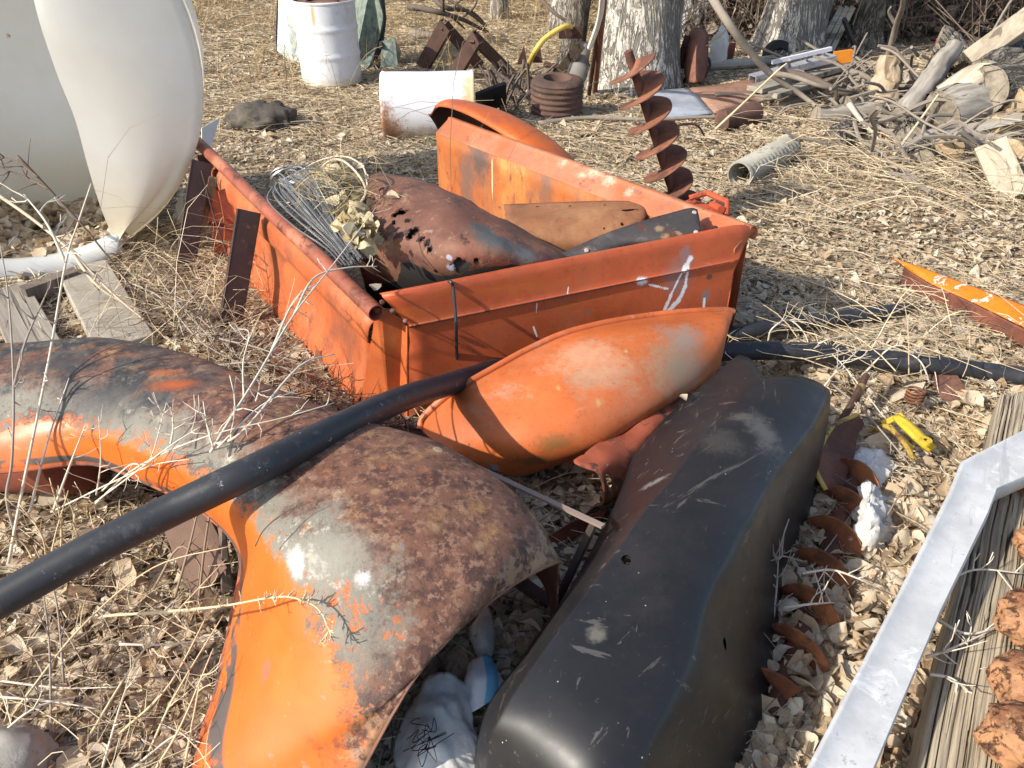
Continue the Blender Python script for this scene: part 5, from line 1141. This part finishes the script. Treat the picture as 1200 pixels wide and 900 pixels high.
tag(MB().lathe([(.10, -.04), (.17, -.05), (.19, 0), (.17, .05), (.10, .04), (.10, -.04)], 32, M).build('tyre', plain('old_rubber', (.03, .028, .027), .85)), 'dark old tyre sunk behind the aluminium rail', 'tyre')
t = thing('slatted_frame', 'grey weathered slatted wooden frame leaning in the brush', 'wooden frame', at(975, 58, 0))
for o in (0, 1, 2): MB().beam(at(958+8*o, 60, .02), at(986+7*o, 8, .42), .05, .02, (0, -1, .4)).build('slat', GW, t)
MB().beam(at(989, 22, .38), at(1006, 66, .0), .035, .035).build('brace', plain('black_strut', (.03, .03, .035), .6), t)
# ------------------------------------------------------------------ log pile
def endgrain(name, a, b):
    m = Mat(name, .9, 0, .15); w = m.voro(5, 'DISTANCE_TO_EDGE'); n = m.noise(16, 8, .75); c = m.mix(m.step(n, .3, .7), a, b); c = m.mix(m.step(m.noise(6, 6, .7), .52, .68), c, tuple(x*.5 for x in a))
    e = m.math('ADD', w, m.math('MULTIPLY', m.math('SUBTRACT', m.noise(8, 6, .7), .5), .12)); c = m.mix(m.math('SUBTRACT', 1, m.step(e, .0, .02)), c, tuple(x*.3 for x in a)); m.color(c); m.bump(n, .5, .01); return m.m
END = endgrain('log_end_grey', (.20, .17, .13), (.36, .31, .24)); ENDT = endgrain('log_end_tan', (.34, .245, .145), (.52, .40, .25))
LB = lambda d: bark('log_bark', (.20, .175, .14), (.40, .36, .30), 18, d)
LBW = lambda d: wood('log_bare', (.17, .145, .115), (.46, .42, .36), 26, crack=.95, along=d)
LTAN = lambda d: wood('tan_log_wood', (.30, .22, .13), (.50, .39, .26), 18, crack=.6, along=d)
def log(label, p0, p1, r0, r1, m=LBW, e=END, nm='cut_log', grp='logs in the pile', jag=.22):
    if callable(m): m = m(p1-p0)
    t = thing(nm, label, 'log', Vector((p0.x, p0.y, min(p0.z, p1.z)-min(r0, r1)*.5)), grp); k = 12; sd = p0.x*7+p0.y*3; r0 *= .92; r1 *= .92
    pts = [p0.lerp(p1, i/k)+Vector((.3*r0*mnoise.noise(Vector((i*.4, sd, 5))), 0, .35*r0*mnoise.noise(Vector((i*.4, sd, 0)))))*(0 < i < k) for i in range(k+1)]
    MB().tube(pts, [(r0+(r1-r0)*i/k)*(1+.10*mnoise.noise(Vector((i*.9, sd, 9)))*(0 < i < k)) for i in range(k+1)], 26, False, jag).build('bark', m, t, 180)
    for p, q, r in ((pts[0], pts[1], r0), (pts[-1], pts[-2], r1)):
        d = (p-q).normalized(); M = Matrix.Translation(p)@d.to_track_quat('Z', 'Y').to_matrix().to_4x4()
        MB().lathe([(0, .012), (r*.4, .010), (r*.8, .004), (r*1.0, -.006)], 22, M, .05).build('cut_end', e, t, 180)
    return t
D = lambda u, v, z, du, dy, dz: (at(u, v, z), at(u, v, z)+Vector((du, dy, dz)))
log('big log with a cracked round end, highest of the large logs in the pile', *D(1154, 107, .34, .75, .45, .05), .17, .18, LB)
log('big split log with bare silvery side, under the highest large log', *D(1103, 134, .20, .9, .35, .06), .17, .16, LBW)
log('long thin log with a rounded end slanting up towards the right of the pile', *D(1058, 138, .16, .55, .65, .34), .095, .07, LBW)
log('round grey log end low in the pile, below the slanting log', *D(1068, 166, .06, .25, .7, .02), .115, .12, LB)
log('pale leaning log stub right of the round grey log end', *D(1112, 176, .08, .3, .5, -.02), .10, .11, LBW, ENDT)
log('dark grey log end half covered by bent straw', *D(1077, 194, .02, .3, .6, .0), .11, .11, LB)
log('grey log sunk in the leaves, nearest of the pile', *D(1125, 222, -.03, .5, .3, .0), .11, .10, LB)
log('tan log with a clean end under the bare silvery log', *D(1162, 147, .16, .8, .2, .04), .075, .08, LTAN, ENDT)
log('tan log at the right edge low in the pile', *D(1180, 185, .10, .7, .3, .0), .12, .12, LTAN, ENDT)
log('orange-tinted log end at the right edge, upper one', *D(1188, 78, .42, .6, .4, .0), .09, .09, LBW, ENDT)
log('orange-tinted log end at the right edge, lower one', *D(1192, 118, .30, .6, .4, .0), .085, .085, LBW, ENDT)
log('small tan log end beside the cracked round end', *D(1180, 125, .26, .6, .4, .0), .05, .05, LBW, ENDT)
log('grey stump-like log standing on top of the pile', *D(1122, 78, .30, -.15, .1, .18), .14, .11, LB)
log('silvery weathered log lying left of the pile', *D(955, 137, .03, .75, .12, .02), .085, .07, LBW, END)
log('fibrous grey log just behind the silvery one', *D(990, 124, .04, .6, .3, .02), .08, .06, LB)
log('dark hollow-looking log end in the straw left of the pile', *D(976, 168, .03, .35, .5, .0), .10, .10, BARKD, endgrain('dark_end', (.09, .075, .06), (.2, .17, .14)))
log('grey log lying at the back of the pile on the right', *D(1150, 92, .38, .9, .9, .1), .13, .13, LB)
log('tall rotten stump with splintered tan top left of the pile', *D(1030, 130, -.02, .04, .10, .38), .13, .09, wood('rotten_wood', (.33, .24, .15), (.58, .46, .33), 14, (1, 1, .12)), ENDT, 'rotten_stump', None, .35)
o = MB().beam(at(1136, 72, .42), at(1225, 8, .78), .15, .10, (0, -.6, .8)).build('long_beam', wood('beam_wood', (.27, .22, .16), (.50, .43, .33), 20, along=(.5, .3, .35)), bevel=.008); tag(o, 'long grey squared beam rising to the right over the log pile', 'beam')
o = loft('split_slab', [ats((1098, 104, .32), (1106, 111, .31), (1112, 115, .29)), ats((1128, 84, .42), (1138, 92, .41), (1146, 98, .38)), ats((1160, 72, .48), (1168, 77, .47), (1176, 82, .44))], wood('fresh_split', (.56, .46, .32), (.72, .63, .48), 20, crack=.25, along=(.5, .4, .1)), None, 4, 4, .04, .01, 5)[0]; tag(o, 'pale freshly split slab lying across the top of the log pile', 'slab')
o = MB().beam(at(1160, 168, .24), at(1188, 232, .0), .17, .05, (-.4, -.7, .5)).build('leaning_board', wood('pale_board', (.38, .31, .22), (.60, .52, .40), 20, along=(.1, -.2, -.3)), bevel=.005); tag(o, 'broad pale board leaning against the front of the log pile', 'board')
o = MB().beam(at(1180, 100, .36), at(1225, 108, .36), .2, .05, (0, -.6, .8)).build('split_plank', ENDT, bevel=.005); tag(o, 'yellowish split plank right of the cracked round log end', 'plank')
o = MB().beam(at(1075, 110, .18), at(1108, 74, .42), .05, .03).build('white_stake', plain('bleached', (.62, .58, .52), .8, .2, 20)); tag(o, 'bleached white stake standing up in the log pile', 'stake')
o = MB().beam(at(1098, 66, .30), at(1104, 46, .48), .055, .06, (0, -1, 0)).build('red_reflector', plain('red_plastic', (.70, .02, .03), .35)); tag(o, 'bright red reflector beyond the log pile', 'reflector')
t = thing('wire_crate', 'blurred teal wire crate beyond the log pile at the right', 'crate', at(1160, 62, 0))
tm = plain('teal_wire', (.12, .23, .22), .5)
pA, pB = aty(1107, 60, 9.4), aty(1215, 58, 9.4); hz_ = aty(1107, 38, 9.4).z
mb = MB()
for i in range(25): q = pA.lerp(pB, i/24); mb.tube([Vector((q.x, q.y, .0)), Vector((q.x, q.y, hz_))], .008, 4)
for k in range(7): z = hz_*(k+.5)/7; mb.tube([Vector((pA.x, pA.y, z)), Vector((pB.x, pB.y, z))], .008, 4)
mb.build('mesh_side', tm, t)
mb = MB()
for z in (.02, hz_): mb.tube([Vector((pA.x, pA.y, z)), Vector((pB.x, pB.y, z)), Vector((pB.x, pB.y+.7, z)), Vector((pA.x, pA.y+.7, z)), Vector((pA.x, pA.y, z))], .018, 6)
mb.build('frame', tm, t)
MB().poly([Vector((pA.x, pA.y+.7, .02)), Vector((pB.x, pB.y+.7, .02)), Vector((pB.x, pB.y+.7, hz_)), Vector((pA.x, pA.y+.7, hz_))], .01).build('back_panel', plain('dull_teal', (.13, .17, .16), .6), t)
# ------------------------------------------------------------------ fallen branches
def branch(label, pts, r, fork=(), nm='fallen_branch', mat=None, grp='fallen branches'):
    mb = MB(); q = smooth_path(pts, 5); k = len(q)
    mb.tube(q, [r*(1-.55*i/(k-1)) for i in range(k)], 8, True, .2)
    for f, rr in fork: f = smooth_path(f, 4); mb.tube(f, [rr*(1-.6*i/(len(f)-1)) for i in range(len(f))], 6)
    return tag(mb.build(nm, mat or DW, sharp=180), label, 'branch', grp)
DW = plain('dead_wood', (.26, .22, .175), .9, .35, 18, .4); DWD = plain('dark_dead_wood', (.13, .10, .08), .9, .35, 18, .4)
branch('long grey branch slanting down from the top past the leaning cottonwood', ats((824, -20, .85), (850, 22, .66), (880, 62, .42), (905, 88, .25), (940, 112, .10), (965, 132, .02)), .035, [(ats((903, 86, .26), (930, 90, .25), (965, 102, .2), (1005, 108, .12)), .025)])
branch('dark branch lying over the heap of boards', ats((915, 85, .2), (950, 92, .18), (985, 108, .12), (1015, 112, .08)), .04, (), mat=DWD)
branch('grey curved branch lying right of the heap of boards', ats((960, 88, .1), (985, 82, .14), (1010, 88, .12), (1030, 100, .05)), .04)
branch('thin yellow cane slanting in front of the rusty pipe', ats((838, 152, .02), (870, 122, .2), (910, 84, .42), (922, 74, .48)), .009, nm='dry_cane', mat=plain('cane', (.60, .48, .30), .7))
branch('thin cane rising behind the rusty plate', ats((826, 54, .3), (850, 36, .4), (862, 10, .6)), .012, nm='dry_cane', mat=plain('cane2', (.50, .40, .25), .7))
branch('grey stick lying along the front of the silver sheet', ats((630, 145, .02), (690, 138, .04), (760, 140, .05), (840, 137, .06), (880, 143, .03)), .02)
branch('thin pale stick above the rusty pipe', ats((838, 110, .1), (868, 110, .11), (900, 114, .1)), .015)
branch('whitish stick in the straw before the log pile', ats((995, 122, .2), (1010, 142, .12), (1035, 170, .02)), .022, mat=plain('pale_stick', (.46, .41, .34), .85))
branch('thin cane leaning over the front of the log pile', ats((1040, 192, .03), (1075, 145, .22), (1100, 110, .4)), .011, nm='dry_cane', mat=plain('cane3', (.56, .46, .32), .7))
branch('twisted grey root sticking up before the brush', ats((1040, 70, .2), (1050, 30, .5), (1058, 5, .7), (1056, -25, .9)), .03, [(ats((1050, 30, .5), (1042, 15, .6), (1044, 8, .65)), .018)])
branch('forked dark branch above the steel frames', ats((480, 8, .35), (505, 12, .4), (540, 22, .3), (572, 38, .1)), .035, [(ats((520, 16, .36), (519, -8, .6)), .02), (ats((540, 22, .3), (556, 8, .4), (560, -10, .5)), .016), (ats((530, 20, .3), (545, 34, .1)), .018)], mat=DWD)
branch('second dark branch curving behind the steel frames', ats((500, -12, .5), (520, 8, .4), (552, 14, .3), (570, 30, .1)), .03, [(ats((530, 10, .38), (548, -8, .5)), .015)], mat=DWD)
branch('thin dark branch bent over the steel frames', ats((515, -8, .55), (545, 12, .4), (565, 28, .2), (569, 38, .05)), .018, mat=DWD)
branch('short grey log lying left of the steel frames', ats((482, 40, .05), (500, 41, .06), (518, 43, .05)), .055)
branch('grey stick leaning into the mid-grey tree', ats((625, -10, .65), (650, 15, .5), (668, 27, .42)), .022, mat=DWD)
branch('pale stick lying in the straw right of the auger', ats((785, 188, .02), (805, 196, .03), (825, 207, .02)), .010)
branch('rusty bent rod hoop standing in the straw right of the auger', ats((783, 165, .02), (790, 150, .1), (805, 145, .12), (818, 148, .1), (826, 160, .02)), .012, nm='bent_rod', mat=DKRUST, grp=None)
rs_ = random.Random(77)
for i in range(16):
    u_, v_ = rs_.uniform(1050, 1198), rs_.uniform(70, 185); c = at(u_, v_, .0); c.z = max(.03, .36-(v_-70)*.0028)*rs_.uniform(.5, 1); c = at(u_, v_, c.z)
    a_ = rs_.uniform(-.2, 1.1); L_ = rs_.uniform(.35, .75); d = Vector((math.cos(a_), math.sin(a_), rs_.gauss(0, .15)))*L_; w1, w2 = rs_.uniform(.06, .11), rs_.uniform(.035, .07)
    sd = d.normalized().cross(Vector((0, 0, 1))); mb = MB(); V_ = []
    for k in range(9):
        p = c+d*(k/8)+Vector((0, 0, .012*mnoise.noise(Vector((k*.5, i, 0))))); f = 1+.2*mnoise.noise(Vector((k*.7, i*3, 1)))
        V_ += [p+sd*w1*f*.5, p+sd*w1*.2+Vector((0, 0, w2*.8*f)), p-sd*w1*.35+Vector((0, 0, w2*f)), p-sd*w1*.55*f, p-Vector((0, 0, w2*.5))]
    F_ = [(k*5+j, k*5+(j+1) % 5, k*5+5+(j+1) % 5, k*5+5+j) for k in range(8) for j in range(5)]+[(4, 3, 2, 1, 0), (40, 41, 42, 43, 44)]
    tag(mb.add(V_, F_).build('split_firewood', LBW(d), sharp=30), 'grey split firewood piece jumbled in among the logs of the pile', 'firewood', 'split firewood in the log pile')
mb = MB()
for i in range(150):
    c = at(random.uniform(985, 1195), random.uniform(95, 215), .0); c.z = random.uniform(.0, .22); a_ = random.uniform(0, 6.28); L_ = random.uniform(.2, .8); d = Vector((math.cos(a_), math.sin(a_), random.gauss(.05, .3)))*L_
    if random.random() < .35: c = at(random.uniform(940, 1040), random.uniform(70, 125), .05)
    q = smooth_path([c, c+d*.35+Vector((0, 0, random.gauss(.02, .03))), c+d*.7+Vector((random.gauss(0, .04), 0, random.gauss(.02, .03))), c+d], 3)
    mb.tube(q, [random.uniform(.005, .014)]*len(q), 5)
tag(mb.build('pile_sticks', DW), 'loose grey sticks poking out all through the log pile', 'sticks', kind='stuff')
mb = MB()
for i in range(60):
    c = at(random.uniform(575, 622), random.uniform(100, 130), .0); d = Vector((random.gauss(0, .18), random.gauss(0, .1), random.uniform(.0, .28))); mb.tube([c, c+d*.6+Vector((0, 0, .05)), c+d+Vector((0, 0, .03))], random.uniform(.005, .013), 5)
tag(mb.build('brush_heap', DWD), 'dark heap of broken sticks between the black board and the ribbed drum', 'brush heap', kind='stuff')
for lb, (u, v) in (('pointed dark steel spike on the brush heap, left one', (612, 89)), ('pointed dark steel spike on the brush heap, right one', (630, 87))):
    p = at(u, v, .0); p.z = .1; tag(MB().poly([p+Vector((-.05, 0, 0)), p+Vector((.045, 0, 0)), p+Vector((.015, 0, .16))], .02).build('steel_spike', DKRUST), lb, 'spike', 'spikes on the brush heap')
tag(MB().blob(at(306, 142, .02), (.26, .2, .13), .3, 2.5, 4, 3).build('old_stump', wood('stump_wood', (.05, .042, .035), (.16, .14, .115), 12, (1, 1, .3)), sharp=180), 'low dark weathered stump in the grass right of the white tank', 'stump')
# slabs and planks left of the bed, below the tank
o = MB().beam(at(8, 342, .02), at(62, 445, .02), .17, .05).build('grey_plank', wood('grey_plank_wood', (.22, .19, .155), (.42, .38, .32), 22, crack=.5, along=at(62, 445)-at(8, 342)), bevel=.004); tag(o, 'weathered grey plank below the tank lip at the left edge', 'plank')
o = MB().beam(at(98, 318, .03), at(150, 410, .03), .21, .07).build('grey_slab', patina('slab_concrete', (.37, .335, .28), [((.28, .25, .2), 4, .5, .66), ((.48, .42, .33), 14, .6, .7)], .9, .2, .4), bevel=.006); tag(o, 'flat grey slab lying between the plank and the dark steel posts', 'slab')
o = MB().beam(at(28, 345, .05), at(92, 322, .05), .06, .06).build('dark_beam', wood('dark_beam_wood', (.10, .085, .07), (.24, .20, .165))); tag(o, 'short dark beam across the gap between plank and slab', 'beam')
o = MB().blob(at(8, 890, .03), (.09, .07, .06), .18, 1.5, 4, 9).build('grey_stone', patina('stone_grey', (.32, .30, .26), [((.22, .2, .18), 7, .5, .65)], .9, .2, .5), sharp=180); tag(o, 'flat grey stone in the bottom left corner', 'stone')
# ------------------------------------------------------------------ brush thicket behind, right
def thicket():
    n = 13000; u = RNG.random(n); x = RNG.uniform(1.6, 9.8, n); y = RNG.uniform(9.0, 12.8, n)
    keep = RNG.random(n) < np.clip(.35+(y-9)/3+.0*x, .1, 1); x, y = x[keep], y[keep]; n = len(x)
    S = straw_mesh(x, y, np.zeros(n), RNG.lognormal(math.log(.9), .45, n), np.full(n, .014), 1.1, .3, .8)
    m = 14000; lx = RNG.uniform(1.9, 9.5, m); ly = RNG.uniform(9.2, 12.8, m)
    Lf = leaf_mesh(lx, ly, RNG.uniform(0, 1.0, m)*np.clip((ly-9)/2.2, .15, 1), RNG.lognormal(math.log(.08), .3, m), 1.2, .2)
    V, F = join(S, Lf)
    mass('brush_thicket', V, F, island_mat('brush', [(0, (.055, .04, .032)), (.45, (.15, .11, .082)), (.8, (.28, .22, .165)), (1, (.42, .35, .27))], .9, .1), 'stuff', 'tangled brown brush thicket at the edge of the yard', 'brush')
    n = 5200; x = RNG.uniform(-9, 3, n); y = RNG.uniform(12.6, 15.5, n)
    S = straw_mesh(x, y, np.zeros(n), RNG.lognormal(math.log(.9), .45, n), np.full(n, .014), 1.1, .3, .8)
    mass('far_brush', S[0], S[1], island_mat('brush_far', [(0, (.09, .065, .045)), (.5, (.24, .18, .12)), (1, (.42, .33, .22))], .9, .1), 'stuff', 'dry brush along the far edge of the grass', 'brush')
thicket()
# ------------------------------------------------------------------ dry weeds in front
WEED = plain('dry_stem', (.66, .58, .46), .75, .3, 30, .1); WEEDG = plain('grey_stem', (.33, .28, .23), .8, .3, 30, .1); WEEDD = plain('dark_stem', (.15, .105, .08), .8, .3, 30, .1); STRAWM = plain('yellow_stem', (.62, .50, .31), .7, .25, 30, .1)
def weed(label, stems, r=.0028, mat=None, twigs=6, nm='dry_weed', seed=1, grp='dry weeds in front of the scrap', tl=.10):
    rr = random.Random(seed); mb = MB(); r *= 1.2
    for s in stems:
        q = smooth_path(ats(*s), 6); k = len(q)
        mb.tube(q, [r*(1-.6*i/(k-1)) for i in range(k)], 6)
        for _ in range(twigs):
            i = rr.randint(k//5, k-2); d = (q[i+1]-q[i]).normalized(); o = d.orthogonal(); o.rotate(Matrix.Rotation(rr.uniform(0, 6.28), 3, d)); o = (o*rr.uniform(.5, 1)+d*rr.uniform(.3, 1)).normalized()
            L = tl*rr.uniform(.4, 1.4); b = [q[i]]
            for _k in range(4): o = (o+Vector((rr.gauss(0, .15), rr.gauss(0, .15), rr.gauss(.06, .15)))).normalized(); b.append(b[-1]+o*L/4)
            mb.tube(b, [r*.55*(1-.18*j) for j in range(5)], 5)
            if rr.random() < .5:
                p = b[2]; o2 = (o+Vector((rr.gauss(0, .5), rr.gauss(0, .5), rr.gauss(0, .4)))).normalized(); mb.tube([p, p+o2*L*.25, p+o2*L*.45+Vector((0, 0, .01))], r*.35, 4)
    return tag(mb.build(nm, mat or WEED, sharp=180), label, 'weed', grp)
weed('tall pale forked weed stem rising from the big fender up to the bed', [[(247, 530, .47), (272, 488, .49), (300, 443, .51), (345, 368, .55), (392, 308, .59), (441, 243, .64)], [(345, 368, .55), (368, 326, .56), (405, 314, .55), (442, 312, .53)], [(318, 412, .525), (345, 352, .55), (371, 332, .56)], [(250, 522, .47), (285, 505, .50), (350, 430, .54), (392, 415, .52)]], .0034, None, 4, seed=2, tl=.06)
weed('tall thin pale weed stem before the white tank at the left', [[(10, 660, .1), (25, 580, .25), (57, 423, .52), (77, 308, .74), (92, 260, .84), (107, 215, .92)], [(77, 308, .74), (55, 262, .82), (28, 228, .86)]], .0036, None, 5, seed=3, tl=.08)
weed('split tan cane slanting down from the left edge towards the slab', [[(-40, 205, .42), (0, 230, .38), (45, 262, .33), (85, 296, .27), (130, 342, .17), (190, 392, .06)], [(85, 296, .27), (110, 330, .2), (140, 352, .14), (196, 375, .05)]], .0075, plain('tan_cane', (.50, .41, .30), .75, .3, 30), 4, seed=4, tl=.14)
weed('dark thin branch slanting down across the tank opening', [[(20, 182, .72), (58, 222, .60), (95, 262, .48), (130, 305, .35), (168, 352, .2), (215, 395, .08)], [(45, 208, .65), (20, 190, .68), (-10, 180, .7)], [(58, 222, .6), (30, 208, .62), (-8, 192, .66)]], .004, WEEDD, 6, seed=5, tl=.12)
weed('dark grey weed stem at the left edge in front of the fender', [[(22, 640, .12), (8, 585, .25), (14, 540, .34), (16, 455, .48), (10, 350, .62), (0, 285, .72)], [(16, 455, .48), (30, 400, .55), (52, 350, .62)]], .0036, WEEDG, 5, seed=6, tl=.08)
weed('short pale stem standing in front of the wheel arch', [[(62, 600, .22), (82, 545, .32), (101, 496, .40)], [(35, 600, .2), (55, 520, .34), (81, 443, .46)]], .0034, None, 3, seed=7, tl=.06)
weed('spray of fine pale stems fanning out over the top of the fender', [[(112, 588, .25), (150, 560, .36), (200, 522, .46), (235, 500, .50)], [(112, 590, .25), (160, 548, .38), (240, 512, .5), (330, 490, .52), (392, 472, .52)], [(120, 575, .28), (152, 545, .36), (175, 540, .40), (195, 472, .52)], [(200, 520, .46), (203, 500, .48), (200, 477, .52)], [(113, 580, .25), (118, 540, .34), (116, 488, .46)], [(60, 600, .2), (130, 566, .33), (180, 545, .40), (222, 538, .44)]], .0022, None, 6, seed=8, tl=.07)
weed('spray of thin stems rising off the fender near the hose', [[(250, 525, .48), (243, 500, .52), (238, 470, .56)], [(255, 525, .48), (300, 480, .53), (330, 462, .55)], [(286, 470, .48), (285, 425, .50), (292, 390, .52), (275, 385, .52)], [(300, 470, .52), (304, 455, .55)]], .0022, None, 5, seed=9, tl=.06)
weed('bristly yellow stem bent over the orange side of the fender', [[(122, 722, .16), (200, 716, .24), (262, 710, .34), (320, 700, .40), (350, 702, .415), (375, 716, .41), (391, 752, .39)]], .0026, STRAWM, 46, nm='bristly_weed', seed=10, grp=None, tl=.022)
weed('fine dark stem lying on the rusty top of the fender', [[(299, 640, .44), (310, 620, .47), (335, 600, .485), (365, 588, .49)]], .0014, WEEDD, 0, nm='dry_sprig', seed=11, grp=None)
weed('two tall grey-brown stalks before the folded panel, under the hose', [[(205, 700, .05), (222, 640, .16), (232, 600, .25), (245, 570, .32)], [(232, 712, .03), (240, 640, .2), (248, 590, .3), (255, 562, .34)], [(180, 690, .03), (215, 640, .15), (255, 700, .03)]], .0032, plain('brown_stalk', (.30, .22, .15), .8), 3, seed=12, tl=.05)
sd = 20
LOW = [('pale straw stems fanned over the leaves by the fender foot', [[(20, 830, .03), (95, 735, .12), (180, 665, .2), (270, 640, .25)], [(100, 870, .02), (170, 760, .12), (265, 655, .22)], [(175, 880, .02), (205, 815, .1), (262, 720, .2)]], STRAWM),
       ('long pale stem lying flat across the lower left', [[(-20, 815, .05), (60, 822, .06), (115, 831, .05)], [(-20, 795, .05), (70, 806, .05), (138, 805, .06)]], WEED),
       ('thick whitish straw pointing at the orange fender foot', [[(122, 722, .12), (190, 718, .13), (266, 713, .12)], [(140, 755, .1), (200, 755, .1), (262, 745, .12)]], WEED),
       ('upright straw clump beneath the hanging hose', [[(55, 680, .03), (50, 630, .2), (22, 590, .28)], [(60, 690, .03), (62, 640, .18), (80, 575, .3)], [(65, 690, .03), (72, 620, .2), (58, 560, .34)], [(50, 690, .03), (30, 640, .15), (-5, 620, .22)], [(70, 690, .02), (110, 640, .15), (105, 600, .2)]], STRAWM),
       ('grey stalks crossing at the left edge below the hose', [[(60, 880, .0), (58, 760, .1), (50, 690, .18)], [(75, 800, .02), (65, 700, .15), (40, 640, .22)], [(-10, 690, .12), (60, 720, .08), (110, 800, .03)]], WEEDG),
       ('pale bent straws in front of the stone', [[(-10, 870, .03), (40, 830, .1), (95, 815, .08)], [(120, 900, .02), (140, 830, .1), (150, 800, .12)], [(150, 905, .02), (205, 862, .06), (225, 868, .04)]], WEED),
       ('loose straws leaning on the orange fender edge', [[(180, 905, .02), (212, 850, .1), (250, 760, .2)], [(140, 860, .02), (200, 800, .1), (258, 690, .22)], [(215, 905, .02), (225, 850, .08), (236, 790, .14)]], STRAWM)]
for lb, st, mt in LOW: sd += 1; weed(lb, st, .0026, mt, 4, nm='straw_clump', seed=sd, grp='straw stems left of the fender', tl=.07)
RT = [('pale straws bent over the two hoses right of the tray', [[(900, 400, .06), (905, 385, .12), (925, 375, .14), (945, 395, .10), (948, 425, .04)], [(940, 425, .03), (965, 400, .12), (1010, 395, .1), (1060, 415, .05)], [(1010, 440, .03), (1050, 405, .12), (1090, 425, .06), (1100, 460, .02)], [(960, 460, .03), (985, 430, .10), (1012, 405, .12)], [(1090, 450, .02), (1075, 420, .10), (1030, 400, .10)], [(935, 405, .08), (975, 415, .09), (1045, 500, .06)]], WEED),
      ('long grey split stick lying towards the yellow clamp', [[(975, 450, .06), (1010, 480, .10), (1050, 525, .10), (1078, 560, .05)]], WEEDG),
      ('pale twig over the half sunk auger', [[(940, 672, .08), (975, 668, .10), (1010, 680, .09), (1030, 690, .06)], [(918, 712, .06), (950, 708, .09), (978, 706, .07)]], WEED),
      ('curved pale root by the plastic bag', [[(1010, 645, .05), (1030, 620, .08), (1048, 590, .08), (1060, 572, .05)]], plain('root', (.42, .31, .21), .8)),
      ('thin stems lying over the weathered timber', [[(1090, 720, .14), (1130, 742, .15), (1165, 735, .15), (1190, 715, .14)], [(1085, 770, .14), (1110, 762, .15), (1160, 740, .15)], [(1090, 790, .14), (1115, 795, .15), (1135, 810, .14)], [(1100, 690, .14), (1140, 668, .16), (1200, 672, .15)]], WEED),
      ('grey-brown seed stalk beside the black tub', [[(905, 735, .02), (910, 690, .08), (912, 655, .14)], [(912, 655, .14), (905, 648, .15)], [(912, 655, .14), (918, 650, .15)]], WEEDG)]
for lb, st, mt in RT: sd += 1; weed(lb, st, .0032, mt, 5, nm='dry_weed', seed=sd, grp='dry stems right of the tub', tl=.08)
weed('brown twig tangle at the foot of the end panel', [[(380, 470, .0), (430, 490, .04), (500, 505, .05)], [(420, 500, .0), (470, 495, .06), (520, 515, .05)], [(460, 520, .0), (500, 525, .06), (540, 545, .04)], [(350, 430, .0), (400, 470, .05), (440, 480, .06)], [(300, 420, .02), (360, 450, .08), (420, 475, .05)]], .004, plain('red_brown_twig', (.15, .08, .06), .85), 16, nm='twig_tangle', seed=41, grp=None, tl=.09)
weed('grey brushwood lying left of the orange bed side', [[(200, 380, .0), (250, 395, .08), (310, 410, .10), (350, 430, .05)], [(180, 350, .0), (230, 370, .1), (280, 420, .06)], [(150, 330, .03), (190, 350, .14), (235, 400, .1), (290, 430, .04)], [(220, 340, .02), (260, 390, .06), (300, 400, .05)], [(170, 300, .02), (200, 345, .12), (250, 400, .1)], [(240, 430, .02), (300, 425, .08), (370, 440, .05)]], .004, WEEDG, 22, nm='brushwood', seed=42, grp=None, tl=.12)
weed('reddish dead twigs in the corner behind the fender', [[(310, 440, .0), (350, 455, .05), (400, 470, .03)], [(300, 430, .02), (370, 440, .08), (420, 470, .02)], [(330, 470, .0), (380, 455, .08), (410, 440, .1)]], .003, plain('red_twig', (.22, .09, .05), .85), 18, nm='dead_twigs', seed=43, grp=None, tl=.07)
def finer(name, lb, u, v, n, L, rise):
    p = [at(RNG.uniform(*u), RNG.uniform(*v), .0) for _ in range(n)]
    S = straw_mesh(np.array([q.x for q in p]), np.array([q.y for q in p]), np.zeros(n), RNG.lognormal(math.log(L), .4, n), np.full(n, .0045), rise, .05, .6)
    return tag(mass(name, S[0], S[1], STRAW), lb, 'straw', None, 'stuff')
# a few leaves that settled on things
def single(label, u, v, z, L):
    p = at(u, v, z); V, F = leaf_mesh(np.array([p.x]), np.array([p.y]), np.array([p.z-.006]), np.array([L]), .3, 0)
    tag(mass('fallen_leaf', V, F, LEAF, None), label, 'leaf', 'leaves lying on the scrap')
single('pale leaf lying on the rusty hood in the bed', 460, 232, .575, .05); single('dry leaves caught between tray and black tub', 800, 466, .26, .035); single('small leaf on the wire bundle near the end panel', 440, 335, .42, .05)
for o in list(bpy.data.objects):
    for k in ('_loc', '_g'):
        if k in o: del o[k]
